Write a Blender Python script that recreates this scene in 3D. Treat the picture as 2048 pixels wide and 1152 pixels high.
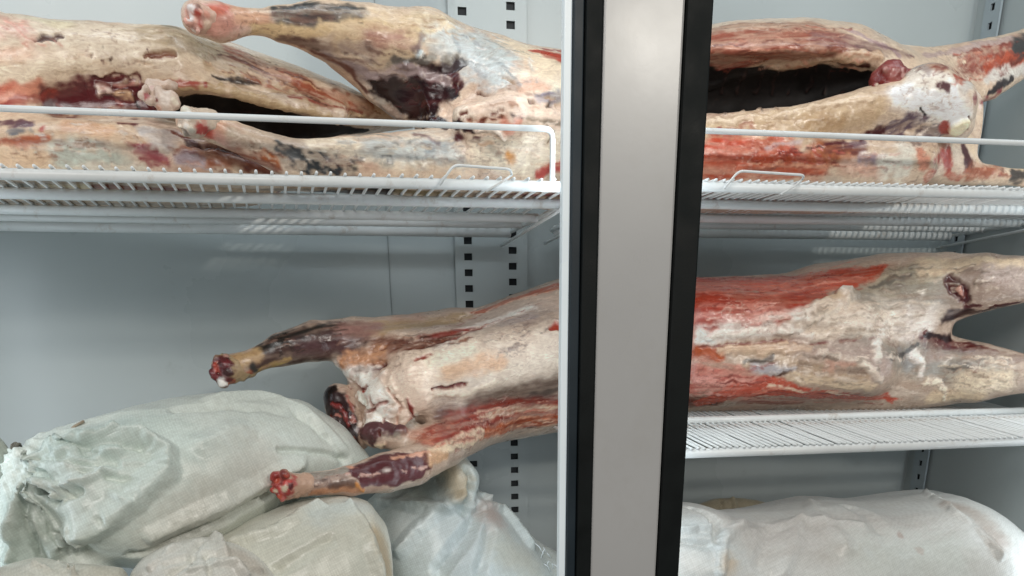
import bpy, math, random
import numpy as np
from mathutils import Vector, Matrix
from mathutils.bvhtree import BVHTree

for o in list(bpy.data.objects): bpy.data.objects.remove(o)
scene = bpy.context.scene
COL = scene.collection
ZC = 1.0                                   # eye height above the cabinet's base line

# ------------------------------------------------------------------ camera
RT = np.array([.97394, -.22659, -.01017]); UP = np.array([.10074, .39194, .91446]); FW = np.array([.20322, .89165, -.40455])
FPX, PPY = 1880.0, 1527.0
cam_d = bpy.data.cameras.new('camera'); cam = bpy.data.objects.new('camera', cam_d); COL.objects.link(cam)
cam_d.sensor_width = 36.0; cam_d.lens = FPX / 2048 * 36.0; cam_d.shift_y = (PPY - 576) / 2048
cam_d.clip_start = 0.05; cam_d.clip_end = 60
m = Matrix.Identity(4)
for i in range(3):
    m[i][0] = RT[i]; m[i][1] = UP[i]; m[i][2] = -FW[i]
m[2][3] = ZC
cam.matrix_world = m
scene.camera = cam

# ------------------------------------------------------------------ world, lamps, exposure
w = bpy.data.worlds.new('World'); scene.world = w; w.use_nodes = True
bg = w.node_tree.nodes['Background']; bg.inputs[0].default_value = (.93, .97, 1, 1); bg.inputs[1].default_value = 0.11

def area(name, loc, target, sx, sy, power, col):
    d = bpy.data.lights.new(name, 'AREA'); d.shape = 'RECTANGLE'; d.size = sx; d.size_y = sy; d.energy = power; d.color = col
    o = bpy.data.objects.new(name, d); COL.objects.link(o); o.location = loc
    o.rotation_euler = (Vector(target) - Vector(loc)).to_track_quat('-Z', 'Y').to_euler(); return o
area('room_daylight', (-.7, -1.4, 2.4), (.4, 1.8, 1.0), 1.6, 1.0, 46, (1, .97, .93))
area('room_lamp', (1.50, -1.1, 2.07), (.4, 2.1, .9), .16, .16, 24, (1, .95, .86))
LED = (.82, .93, 1)                        # the cabinet's own lamps: a tube along the top and upright strips at the bay edges
area('led_tube', (.45, 1.44, 1.90), (.5, 1.95, 1.1), 1.9, .04, 4.2, LED)
for lx, tx, pw in ((-.585, -.1, 2.5), (.425, .1, 1.0), (.580, .95, .8), (1.415, 1.0, 1.2)):
    lo_ = area('led_strip', (lx, 1.475, 1.15), (tx, 2.1, 1.15), .022, 1.45, pw, LED)
scene.view_settings.view_transform = 'Standard'; scene.view_settings.look = 'None'
scene.view_settings.exposure = -0.1; scene.view_settings.gamma = 1; scene.view_settings.use_curve_mapping = False
scene.cycles.max_bounces = 6; scene.cycles.diffuse_bounces = 3; scene.cycles.glossy_bounces = 2
scene.render.resolution_x = 1024; scene.render.resolution_y = 576

# ------------------------------------------------------------------ helpers
def ray(px, py): return FW + RT * ((px - 1024) / FPX) + UP * ((PPY - py) / FPX)
def P(px, py, Y):                          # the place on the depth plane Y that the photograph shows at a pixel
    d = ray(px, py); q = d * (Y / d[1]); q[2] += ZC; return q
def S(px, py, Y): return Y / ray(px, py)[1] / FPX

def srgb(h):
    c = [int(h[i:i+2], 16) / 255 for i in (0, 2, 4)]
    return np.array([x / 12.92 if x <= .04045 else ((x + .055) / 1.055) ** 2.4 for x in c])

_rng = np.random.RandomState(7); _T = _rng.rand(4096).astype(np.float32)
def noise(p, seed=0):
    i = np.floor(p).astype(np.int64); f = (p - i).astype(np.float32); f = f * f * (3 - 2 * f)
    def hsh(a, b, c): return _T[((a * 73856093) ^ (b * 19349663) ^ (c * 83492791) ^ (seed * 2654435 + 97)) & 4095]
    x, y, z = i[:, 0], i[:, 1], i[:, 2]; r = 0
    for dx in (0, 1):
        wx = f[:, 0] if dx else 1 - f[:, 0]
        for dy in (0, 1):
            wy = f[:, 1] if dy else 1 - f[:, 1]
            for dz in (0, 1):
                wz = f[:, 2] if dz else 1 - f[:, 2]
                r = r + wx * wy * wz * hsh(x + dx, y + dy, z + dz)
    return r * 2 - 1
def fbm(p, seed=0, octv=3):
    r = 0; a = 1; t = 0
    for k in range(octv):
        r = r + a * noise(p * 2 ** k, seed + k * 11); t += a; a *= .5
    return r / t
def sstep(a, b, x):
    t = np.clip((x - a) / (b - a), 0, 1); return t * t * (3 - 2 * t)

# ---- signed distance modelling on a grid
class Field:
    def __init__(s, lo, hi, h):
        s.h = h; s.lo = np.array(lo, np.float32)
        s.n = np.ceil((np.array(hi) - lo) / h).astype(int) + 1
        s.ax = [s.lo[i] + h * np.arange(s.n[i], dtype=np.float32) for i in range(3)]
        s.f = np.full(s.n, .08, np.float32)
    def sub(s, lo, hi):
        a = [max(0, int((lo[i] - s.lo[i]) / s.h)) for i in range(3)]
        b = [min(s.n[i], int((hi[i] - s.lo[i]) / s.h) + 2) for i in range(3)]
        if any(b[i] <= a[i] for i in range(3)): return None, None
        sl = tuple(slice(a[i], b[i]) for i in range(3))
        return sl, np.meshgrid(*[s.ax[i][a[i]:b[i]] for i in range(3)], indexing='ij')
    def blend(s, sl, d, k, op):
        f = s.f[sl]
        if op == '+':
            hh = np.clip(.5 + .5 * (f - d) / k, 0, 1); s.f[sl] = f * (1 - hh) + d * hh - k * hh * (1 - hh)
        else:
            d = -d; hh = np.clip(.5 + .5 * (d - f) / k, 0, 1); s.f[sl] = f * (1 - hh) + d * hh + k * hh * (1 - hh)
    def chain(s, pts, sy=1., k=.02, op='+'):           # pts: px, py, Y, radius in px; one smooth limb
        q = [(P(*p[:3]).astype(np.float32), p[3] * S(*p[:3])) for p in pts]
        if len(q) == 1: q = q * 2
        A = np.array([c for c, r in q]); R = max(r for c, r in q); e = np.array([R, R * max(sy, 1), R]) + k + .03
        sl, g = s.sub(A.min(0) - e, A.max(0) + e)
        if sl is None: return
        x, y, z = g; y = y / sy; best = None
        for (a, ra), (b, rb) in zip(q, q[1:]):
            a = a / np.array([1, sy, 1], np.float32); b = b / np.array([1, sy, 1], np.float32); ab = b - a
            t = np.clip(((x - a[0]) * ab[0] + (y - a[1]) * ab[1] + (z - a[2]) * ab[2]) / max(1e-9, float(ab @ ab)), 0, 1)
            d = np.sqrt((x - a[0] - t * ab[0]) ** 2 + (y - a[1] - t * ab[1]) ** 2 + (z - a[2] - t * ab[2]) ** 2) - (ra + (rb - ra) * t)
            if best is None: best = d
            else:
                kk = .006; hh = np.clip(.5 + .5 * (best - d) / kk, 0, 1); best = best * (1 - hh) + d * hh - kk * hh * (1 - hh)
        s.blend(sl, best.astype(np.float32), k, op)
    def loft(s, st, k=.02, n=2.3, op='+'):             # st: px, top py, bottom py, Y, half depth
        X = []; C = []; H = []; Yc = []; D = []
        for px, t, b, Y, hd in st:
            pt = P(px, t, Y); pb = P(px, b, Y); X.append((pt[0] + pb[0]) / 2); C.append((pt[2] + pb[2]) / 2); H.append((pt[2] - pb[2]) / 2); Yc.append(Y); D.append(hd)
        X = np.array(X); m = .06
        sl, g = s.sub((X[0] - m, min(np.array(Yc) - D) - m, min(np.array(C) - H) - m), (X[-1] + m, max(np.array(Yc) + D) + m, max(np.array(C) + H) + m))
        x, y, z = g; xs = x[:, :1, :1]
        def ip(v):                                      # smooth interpolation along the body
            xf = np.linspace(X[0], X[-1], 400); vf = np.interp(xf, X, v)
            kk = np.hanning(31); kk /= kk.sum(); vs = np.convolve(np.pad(vf, 15, mode='edge'), kk, 'valid'); return np.interp(xs, xf, vs)
        h_ = ip(H); d_ = ip(D)
        q = (np.abs((z - ip(C)) / h_) ** n + np.abs((y - ip(Yc)) / d_) ** n) ** (1 / n)
        d = (q - 1) * np.minimum(h_, d_)
        ex = np.maximum(X[0] - x, x - X[-1]); d = np.where(ex > 0, np.sqrt(np.maximum(d, 0) ** 2 + ex ** 2), d)
        s.blend(sl, d.astype(np.float32), k, op)
    def mesh(s):
        f = s.f; n = s.n
        for ax in range(3):
            for en in (0, -1):
                i_ = [slice(None)] * 3; i_[ax] = en; f[tuple(i_)] = np.maximum(f[tuple(i_)], s.h * .5)
        idx = np.full(n - 1, -1, np.int64)
        sg = f < 0
        cnt = np.zeros(n - 1, np.int8)
        for dx in (0, 1):
            for dy in (0, 1):
                for dz in (0, 1): cnt += sg[dx:n[0]-1+dx, dy:n[1]-1+dy, dz:n[2]-1+dz]
        act = np.argwhere((cnt > 0) & (cnt < 8)); idx[tuple(act.T)] = np.arange(len(act))
        pos = np.zeros((len(act), 3)); num = np.zeros(len(act))
        cor = [(0,0,0),(1,0,0),(0,1,0),(1,1,0),(0,0,1),(1,0,1),(0,1,1),(1,1,1)]
        val = [f[act[:, 0] + c[0], act[:, 1] + c[1], act[:, 2] + c[2]] for c in cor]
        for i in range(8):
            for j in range(i + 1, 8):
                if sum(abs(cor[i][k] - cor[j][k]) for k in range(3)) != 1: continue
                mk = (val[i] < 0) != (val[j] < 0)
                t = np.where(mk, val[i] / np.where(mk, val[i] - val[j], 1), 0)
                for k in range(3): pos[:, k] += mk * (cor[i][k] + t * (cor[j][k] - cor[i][k]))
                num += mk
        V = s.lo + s.h * (act + pos / num[:, None])
        Q = []
        for ax in range(3):
            a1, a2 = (ax + 1) % 3, (ax + 2) % 3
            s0 = [slice(None)] * 3; s1 = [slice(None)] * 3; s0[ax] = slice(0, -1); s1[ax] = slice(1, None)
            e = np.argwhere(sg[tuple(s0)] != sg[tuple(s1)])
            e = e[(e[:, a1] > 0) & (e[:, a2] > 0) & (e[:, a1] < n[a1] - 1) & (e[:, a2] < n[a2] - 1)]
            c = []
            for o1, o2 in ((-1, -1), (0, -1), (0, 0), (-1, 0)):
                q = e.copy(); q[:, a1] += o1; q[:, a2] += o2; c.append(idx[tuple(q.T)])
            q = np.stack(c, 1); fl = ~sg[tuple(e.T)]; q[fl] = q[fl][:, ::-1]; Q.append(q)
        return V.astype(np.float64), np.concatenate(Q)

def neighbours_smooth(V, Q, it, lam=.5):
    e = np.concatenate([Q[:, [0, 1]], Q[:, [1, 2]], Q[:, [2, 3]], Q[:, [3, 0]]]); n = len(V)
    deg = np.bincount(e[:, 0], minlength=n) + np.bincount(e[:, 1], minlength=n)
    for _ in range(it):
        A = np.stack([np.bincount(e[:, 0], V[e[:, 1], k], n) + np.bincount(e[:, 1], V[e[:, 0], k], n) for k in range(V.shape[1])], 1)
        V = V + lam * (A / np.maximum(deg, 1)[:, None] - V)
    return V
def subdivide(V, Q):
    e = np.sort(np.concatenate([Q[:, [0, 1]], Q[:, [1, 2]], Q[:, [2, 3]], Q[:, [3, 0]]]), 1); n = len(V); q = len(Q)
    u, inv = np.unique(e[:, 0] * n + e[:, 1], return_inverse=True); inv = inv.reshape(4, q)
    ev = (V[u // n] + V[u % n]) / 2; fv = V[Q].mean(1); E = inv + n; Fi = np.arange(q) + n + len(u)
    Q2 = np.concatenate([np.stack([Q[:, k], E[k], Fi, E[(k + 3) % 4]], 1) for k in range(4)])
    return np.concatenate([V, ev, fv]), Q2
def normals(V, Q):
    fn = np.cross(V[Q[:, 2]] - V[Q[:, 0]], V[Q[:, 3]] - V[Q[:, 1]]); N = np.zeros_like(V)
    for c in range(4):
        for k in range(3): N[:, k] += np.bincount(Q[:, c], fn[:, k], len(V))
    return N / np.maximum(np.linalg.norm(N, axis=1), 1e-12)[:, None]

EYE = Vector((0, 0, ZC))
def sculpt(V, Q, base, strokes, seed=0, warp=.007, lump=(.0018, .00025), tones=None, grow=1.0, hs=1.0, axis=(1, 0, .1)):
    """paint flesh / cloth colours and raise folds along strokes that lie on the surface"""
    N = normals(V, Q); bvh = BVHTree.FromPolygons(V.tolist(), Q.tolist())
    W = V + warp * np.stack([fbm(V * 38, seed + k, 2) + .5 * fbm(V * 120, seed + 60 + k, 2) for k in (1, 2, 3)], 1)
    col = np.tile(base, (len(V), 1)); hgt = lump[0] * fbm(V * 28, seed + 5, 3) + lump[1] * fbm(V * 130, seed + 6, 2)
    ax_ = np.array(axis) / np.linalg.norm(axis); AN = V - ((V @ ax_)[:, None] * ax_) * .8
    if tones:
        for k, (tc, f_, lo_, hi_, am) in enumerate(tones):
            t = sstep(lo_, hi_, fbm((AN if k % 2 == 0 else V) * f_ + .02, seed + 200 + k, 4))[:, None] * am; col = col * (1 - t) + np.asarray(tc) * t
        hgt = hgt + (.0005) * fbm(AN * 110, seed + 230, 2)
    gl = np.zeros(len(V)); order = np.argsort(V[:, 0]); xs_ = V[order, 0]
    for k_, sk in enumerate(strokes):
        pts, c, o = sk[0], sk[1], (sk[2] if len(sk) > 2 else {})
        pp = []; lastY = None
        for px, py, r in pts:
            d = Vector(ray(px, py)).normalized(); hit = bvh.ray_cast(EYE, d)
            if hit[0] is not None: q = np.array(hit[0]); lastY = q[1]
            else:
                q = None
            pp.append([q, px, py, r * grow])
        ok = [p for p in pp if p[0] is not None]
        if not ok: continue
        for p in pp:
            if p[0] is None:
                near = min(ok, key=lambda t: (t[1] - p[1]) ** 2 + (t[2] - p[2]) ** 2); p[0] = P(p[1], p[2], near[0][1])
        a_ = o.get('a', 1); soft = o.get('s', .5); hh = o.get('h', 0) * hs; brk = o.get('n', .35); st = o.get('st', 0)
        segs = list(zip(pp, pp[1:])) if len(pp) > 1 else [(pp[0], pp[0])]
        lo = np.min([p[0] for p in pp], 0); hi = np.max([p[0] for p in pp], 0)
        rm = max(p[3] * S(p[1], p[2], p[0][1]) for p in pp) * 1.3 + warp
        I = order[np.searchsorted(xs_, lo[0] - rm):np.searchsorted(xs_, hi[0] + rm)]; VI = V[I]
        I = I[(VI[:, 1] > lo[1] - rm) & (VI[:, 1] < hi[1] + rm) & (VI[:, 2] > lo[2] - rm) & (VI[:, 2] < hi[2] + rm)]
        if not len(I): continue
        WW = W[I]; bd = np.full(len(I), 9.)
        for A, B in segs:
            a = A[0]; b = B[0]; ab = b - a; L = max(1e-9, ab @ ab)
            t = np.clip(((WW - a) @ ab) / L, 0, 1); r = A[3] * S(A[1], A[2], a[1]) * (1 - t) + B[3] * S(B[1], B[2], b[1]) * t
            bd = np.minimum(bd, np.linalg.norm(WW - a - t[:, None] * ab, axis=1) / np.maximum(r, 1e-4))
        nr = bd < 1.9; I = I[nr]; bd = bd[nr]
        if not len(I): continue
        bd = bd + brk * (.5 * fbm(V[I] * o.get('nf', 110), seed + 40 + k_, 2) + .6 * fbm(AN[I] * 170, seed + 140 + k_, 2))
        al = np.clip(1.05 - bd, 0, 1) ** 1.15 if o.get('ridge') else 1 - sstep(1 - soft, 1 + soft * .35, bd)
        if st:
            u = pp[-1][0] - pp[0][0] if len(pp) > 1 else np.array([1., 0, 0]); u = u / max(1e-9, np.linalg.norm(u))
            if 'dir' in o:
                u = RT * o['dir'][0] - UP * o['dir'][1]; u = u / np.linalg.norm(u)
            qv = V[I] - ((V[I] @ u)[:, None] * u) * .9
            sn = fbm(qv * o.get('sf', 190), seed + 80 + k_, 2)
            al = al * np.clip(1 - st + st * sstep(-.35, .4, sn) * 1.25, 0, 1)
        al = al * a_
        if c is not None:
            cc = np.asarray(c)
            col[I] = col[I] * (1 - al[:, None]) + cc * al[:, None]
        if hh: hgt[I] += hh * al
        if 'g' in o: gl[I] = gl[I] * (1 - al) + o['g'] * al
    keep = sstep(.02, .12, col.mean(1))
    if tones:                                            # thin sinews, capillaries and dried scratches
        rd = 1 - np.abs(fbm(AN * 75 + W * 30, seed + 301, 2)); al = sstep(.93, .99, rd) * sstep(-.1, .5, fbm(V * 17, seed + 302, 2)) * .35 * keep
        col = col * (1 - al[:, None]) + srgb('e3dcd0') * al[:, None]; hgt = hgt + .0008 * al
        rd = 1 - np.abs(fbm(AN * 60 + W * 35, seed + 303, 2)); al = sstep(.94, .99, rd) * sstep(0, .5, fbm(V * 15, seed + 304, 2)) * .4
        col = col * (1 - al[:, None]) + srgb('6e3a34') * al[:, None]; hgt = hgt - .0006 * al
        al = sstep(.42, .62, fbm(V * 90, seed + 305, 3)) * .12; col = col * (1 - al[:, None]) + srgb('7a5a4e') * al[:, None]
    return V + N * hgt[:, None], col, gl

def to_obj(name, V, Q, mat, parent=None, col=None, gloss=None, origin=True):
    c = np.array([(V[:, 0].min() + V[:, 0].max()) / 2, (V[:, 1].min() + V[:, 1].max()) / 2, V[:, 2].min()]) if origin else np.zeros(3)
    me = bpy.data.meshes.new(name); n = len(V); q = len(Q)
    me.vertices.add(n); me.vertices.foreach_set('co', (V - c).astype(np.float32).ravel())
    me.loops.add(q * 4); me.loops.foreach_set('vertex_index', Q.astype(np.int32).ravel())
    me.polygons.add(q); me.polygons.foreach_set('loop_start', np.arange(0, q * 4, 4, dtype=np.int32))
    me.polygons.foreach_set('use_smooth', np.ones(q, bool)); me.update(calc_edges=True); me.validate()
    if col is not None:
        at = me.attributes.new('Col', 'FLOAT_COLOR', 'POINT'); at.data.foreach_set('color', np.concatenate([np.clip(col, 0, 1), np.ones((n, 1))], 1).astype(np.float32).ravel())
    if gloss is not None:
        at = me.attributes.new('Wet', 'FLOAT', 'POINT'); at.data.foreach_set('value', gloss.astype(np.float32))
    me.materials.append(mat); ob = bpy.data.objects.new(name, me); COL.objects.link(ob); ob.location = c
    if parent: ob.parent = parent; ob.location = Vector(c) - parent.location
    return ob

def tag(o, label=None, cat=None, group=None, kind=None):
    if label: o['label'] = label
    if cat: o['category'] = cat
    if group: o['group'] = group
    if kind: o['kind'] = kind
    return o
def empty(name, loc):
    o = bpy.data.objects.new(name, None); COL.objects.link(o); o.location = loc; return o
def raw(name, verts, faces, mat, parent=None, smooth=False, mesh=None):
    me = mesh or bpy.data.meshes.new(name)
    if not mesh:
        me.from_pydata([tuple(v) for v in verts], [], faces); me.materials.append(mat)
        if smooth:
            for p in me.polygons: p.use_smooth = True
        me.update()
    o = bpy.data.objects.new(name, me); COL.objects.link(o)
    if parent: o.parent = parent
    return o
def box_vf(lo, hi, bev=0.0):
    x0, y0, z0 = lo; x1, y1, z1 = hi
    v = [(x0,y0,z0),(x1,y0,z0),(x1,y1,z0),(x0,y1,z0),(x0,y0,z1),(x1,y0,z1),(x1,y1,z1),(x0,y1,z1)]
    f = [(0,3,2,1),(4,5,6,7),(0,1,5,4),(1,2,6,5),(2,3,7,6),(3,0,4,7)]; return v, f
def box(name, lo, hi, mat, parent=None, bev=0.0):
    L = np.array(parent.location) if parent else np.zeros(3)
    v, f = box_vf(np.array(lo) - L, np.array(hi) - L); o = raw(name, v, f, mat, parent)
    if bev:
        b = o.modifiers.new('bevel', 'BEVEL'); b.width = bev; b.segments = 2
    return o
def tube_vf(path, r, n=8):
    path = [np.array(p, float) for p in path]; V = []; Fc = []; prev = None
    for i, p in enumerate(path):
        d = path[min(i + 1, len(path) - 1)] - path[max(i - 1, 0)]; d /= np.linalg.norm(d)
        ref = prev if prev is not None else (np.array([0, 0, 1.]) if abs(d[2]) < .9 else np.array([1., 0, 0]))
        a = np.cross(d, ref); a /= np.linalg.norm(a); b = np.cross(a, d); prev = b
        rr = r[i] if hasattr(r, '__len__') else r
        V += [p + rr * (math.cos(t) * a + math.sin(t) * b) for t in [2 * math.pi * k / n for k in range(n)]]
    for i in range(len(path) - 1):
        for k in range(n): Fc.append((i*n+k, i*n+(k+1) % n, (i+1)*n+(k+1) % n, (i+1)*n+k))
    Fc.append(tuple(range(n))[::-1]); Fc.append(tuple(range((len(path)-1)*n, len(path)*n))); return V, Fc
def tube(name, path, r, mat, parent=None, n=8):
    L = np.array(parent.location) if parent else np.zeros(3)
    v, f = tube_vf([np.array(p) - L for p in path], r, n); return raw(name, v, f, mat, parent, smooth=True)
def rounded(path, rad=.015, n=5):
    path = [np.array(p, float) for p in path]; out = [path[0]]
    for a, b, c in zip(path, path[1:], path[2:]):
        u = (a - b) / np.linalg.norm(a - b); v = (c - b) / np.linalg.norm(c - b); p0 = b + u * rad; p1 = b + v * rad
        for k in range(n + 1):
            t = k / n; out.append((1-t)**2 * p0 + 2*t*(1-t) * b + t*t * p1)
    return out + [path[-1]]

# ------------------------------------------------------------------ materials
def mat_new(name):
    mt = bpy.data.materials.new(name); mt.use_nodes = True; nt = mt.node_tree
    return mt, nt, nt.nodes['Principled BSDF']
def node(nt, t, **kw):
    n = nt.nodes.new(t)
    for k, v in kw.items():
        if k in n.inputs: n.inputs[k].default_value = v
        else: setattr(n, k, v)
    return n
def ramp(nt, fac, a, b, ca, cb):
    r = nt.nodes.new('ShaderNodeValToRGB'); r.color_ramp.elements[0].position = a; r.color_ramp.elements[1].position = b
    r.color_ramp.elements[0].color = (*ca, 1); r.color_ramp.elements[1].color = (*cb, 1); nt.links.new(fac, r.inputs[0]); return r.outputs[0]
def paint_mat(name, rgb, rough=.4, var=.06, bump=.04, scale=6, spec=.5, dirt=None, metallic=0):
    mt, nt, b = mat_new(name); L = nt.links.new
    tc = node(nt, 'ShaderNodeTexCoord'); n1 = node(nt, 'ShaderNodeTexNoise', Scale=scale, Detail=6.0); L(tc.outputs['Object'], n1.inputs['Vector'])
    c = np.array(rgb)
    o = ramp(nt, n1.outputs['Fac'], .3, .7, c * (1 - var), np.minimum(c * (1 + var), 1))
    if dirt:
        n3 = node(nt, 'ShaderNodeTexNoise', Scale=dirt[0], Detail=8.0, Roughness=.7); L(tc.outputs['Object'], n3.inputs['Vector'])
        fa = ramp(nt, n3.outputs['Fac'], dirt[1], dirt[1] + .18, (0, 0, 0), (dirt[3],) * 3)
        mx = node(nt, 'ShaderNodeMix', data_type='RGBA'); L(fa, mx.inputs[0]); L(o, mx.inputs[6]); mx.inputs[7].default_value = (*dirt[2], 1); o = mx.outputs[2]
    L(o, b.inputs['Base Color'])
    n2 = node(nt, 'ShaderNodeTexNoise', Scale=scale * 30, Detail=3.0); L(tc.outputs['Object'], n2.inputs['Vector'])
    bp = node(nt, 'ShaderNodeBump', Strength=bump, Distance=.002); L(n2.outputs['Fac'], bp.inputs['Height']); L(bp.outputs[0], b.inputs['Normal'])
    L(ramp(nt, n1.outputs['Fac'], .3, .7, (rough * .8,) * 3, (min(1, rough * 1.2),) * 3), b.inputs['Roughness'])
    b.inputs['Specular IOR Level'].default_value = spec; b.inputs['Metallic'].default_value = metallic
    return mt
M = {}
M['wall'] = paint_mat('painted_liner', (.455, .50, .502), .30, .04, .015, 3, dirt=(9, .62, (.31, .33, .32), .6))
M['upright'] = paint_mat('upright_paint', (.40, .46, .49), .33, .04, .02, 5)
M['dark'] = paint_mat('slot_dark', (.012, .014, .016), .7)
M['rail'] = paint_mat('white_plastic_coat', (.85, .88, .88), .34, .05, .05, 14, dirt=(26, .58, (.50, .40, .32), .7))
M['mullion'] = paint_mat('mullion_paint', (.47, .468, .462), .30, .03, .015, 4, dirt=(7, .52, (.42, .41, .39), .5))
M['gasket'] = paint_mat('black_gasket', (.006, .008, .008), .55, .25, .1, 20, .18)
M['bevel'] = paint_mat('dark_blue_strip', (.016, .026, .034), .45, .2, .03, 10, .3)
M['edge'] = paint_mat('white_edge', (.80, .86, .88), .3, .03, .02, 10)
M['seam'] = paint_mat('panel_joint', (.22, .245, .25), .5)
M['led'] = paint_mat('led_diffuser', (.80, .86, .88), .3, .03, .02, 10)
M['led'].node_tree.nodes['Principled BSDF'].inputs['Emission Color'].default_value = (.78, .93, 1, 1); M['led'].node_tree.nodes['Principled BSDF'].inputs['Emission Strength'].default_value = .16

def flesh_mat(name, rough=.27, fib=.42, bump=.13):
    mt, nt, b = mat_new(name); L = nt.links.new
    tc = node(nt, 'ShaderNodeTexCoord'); at = node(nt, 'ShaderNodeAttribute', attribute_name='Col'); wet = node(nt, 'ShaderNodeAttribute', attribute_name='Wet')
    n1 = node(nt, 'ShaderNodeTexNoise', Scale=70.0, Detail=8.0, Roughness=.65, Distortion=.6); L(tc.outputs['Object'], n1.inputs['Vector'])
    mp = node(nt, 'ShaderNodeMapping'); mp.inputs['Scale'].default_value = (1, 2.4, 3.0); mp.inputs['Rotation'].default_value = (0, .12, 0); L(tc.outputs['Object'], mp.inputs[0])
    n2 = node(nt, 'ShaderNodeTexNoise', Scale=44.0, Detail=6.0, Roughness=.6, Distortion=2.0); L(mp.outputs[0], n2.inputs['Vector'])
    def mul(a_, b_, f):
        m_ = node(nt, 'ShaderNodeMix', data_type='RGBA', blend_type='MULTIPLY'); m_.inputs[0].default_value = f; L(a_, m_.inputs[6]); L(b_, m_.inputs[7]); return m_.outputs[2]
    def mix(a_, col_, fac):
        m_ = node(nt, 'ShaderNodeMix', data_type='RGBA'); L(fac, m_.inputs[0]); L(a_, m_.inputs[6]); m_.inputs[7].default_value = (*col_, 1); return m_.outputs[2]
    c = mul(at.outputs['Color'], ramp(nt, n1.outputs['Fac'], .30, .66, (.82, .78, .76), (1.09, 1.10, 1.10)), .75)
    c = mul(c, ramp(nt, n2.outputs['Fac'], .38, .60, (.70, .60, .57), (1.09, 1.1, 1.1)), fib)
    # sinew lines and capillaries: thin ridges of a stretched noise
    def ridge(scale, seed, lo_, hi_, amt, vec):
        md = node(nt, 'ShaderNodeMapping'); md.inputs['Location'].default_value = (seed, seed * 2, 0); L(vec, md.inputs[0])
        nn = node(nt, 'ShaderNodeTexNoise', Scale=scale, Detail=3.0, Distortion=1.4); L(md.outputs[0], nn.inputs['Vector'])
        s_ = node(nt, 'ShaderNodeMath', operation='SUBTRACT'); L(nn.outputs['Fac'], s_.inputs[0]); s_.inputs[1].default_value = .5
        a_ = node(nt, 'ShaderNodeMath', operation='ABSOLUTE'); L(s_.outputs[0], a_.inputs[0])
        ms = node(nt, 'ShaderNodeTexNoise', Scale=14.0, Detail=2.0); L(md.outputs[0], ms.inputs['Vector'])
        r_ = ramp(nt, a_.outputs[0], lo_, hi_, (1, 1, 1), (0, 0, 0)); k_ = ramp(nt, ms.outputs['Fac'], .48, .60, (0, 0, 0), (amt,) * 3)
        q = node(nt, 'ShaderNodeMix', data_type='RGBA', blend_type='MULTIPLY'); q.inputs[0].default_value = 1; L(r_, q.inputs[6]); L(k_, q.inputs[7]); return q.outputs[2]
    def tint(a_, col_, fac):
        m_ = node(nt, 'ShaderNodeMix', data_type='RGBA', blend_type='MULTIPLY', clamp_result=True); L(fac, m_.inputs[0]); L(a_, m_.inputs[6]); m_.inputs[7].default_value = (*col_, 1); return m_.outputs[2]
    c = tint(c, (1.55, 1.75, 1.8), ridge(16.0, 1.7, .003, .030, .28, mp.outputs[0]))
    c = tint(c, (.50, .26, .24), ridge(20.0, 5.1, .002, .018, .35, mp.outputs[0]))
    c = tint(c, (.42, .36, .34), ridge(34.0, 9.3, .002, .010, .16, tc.outputs['Object']))
    L(c, b.inputs['Base Color'])
    ad = node(nt, 'ShaderNodeMath', operation='ADD'); L(n1.outputs['Fac'], ad.inputs[0]); L(n2.outputs['Fac'], ad.inputs[1])
    bp = node(nt, 'ShaderNodeBump', Strength=bump, Distance=.003); L(ad.outputs[0], bp.inputs['Height']); L(bp.outputs[0], b.inputs['Normal'])
    n5 = node(nt, 'ShaderNodeTexNoise', Scale=20.0, Detail=4.0); L(tc.outputs['Object'], n5.inputs['Vector'])
    rr = node(nt, 'ShaderNodeMath', operation='MULTIPLY_ADD'); L(n5.outputs['Fac'], rr.inputs[0]); rr.inputs[1].default_value = .55; rr.inputs[2].default_value = rough - .20
    r2 = node(nt, 'ShaderNodeMath', operation='MULTIPLY_ADD'); L(wet.outputs['Fac'], r2.inputs[0]); r2.inputs[1].default_value = -.18; L(rr.outputs[0], r2.inputs[2])
    r3 = node(nt, 'ShaderNodeMath', operation='MAXIMUM'); L(r2.outputs[0], r3.inputs[0]); r3.inputs[1].default_value = .16
    L(r3.outputs[0], b.inputs['Roughness']); b.inputs['Specular IOR Level'].default_value = .5; cw = node(nt, 'ShaderNodeMath', operation='MULTIPLY_ADD'); L(wet.outputs['Fac'], cw.inputs[0]); cw.inputs[1].default_value = .12; cw.inputs[2].default_value = .25; cw.use_clamp = True; L(cw.outputs[0], b.inputs['Coat Weight']); b.inputs['Coat Roughness'].default_value = .22
    return mt
M['flesh'] = flesh_mat('carcass_flesh'); M['bone'] = flesh_mat('cut_bone', .30, .2, .3)

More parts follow.
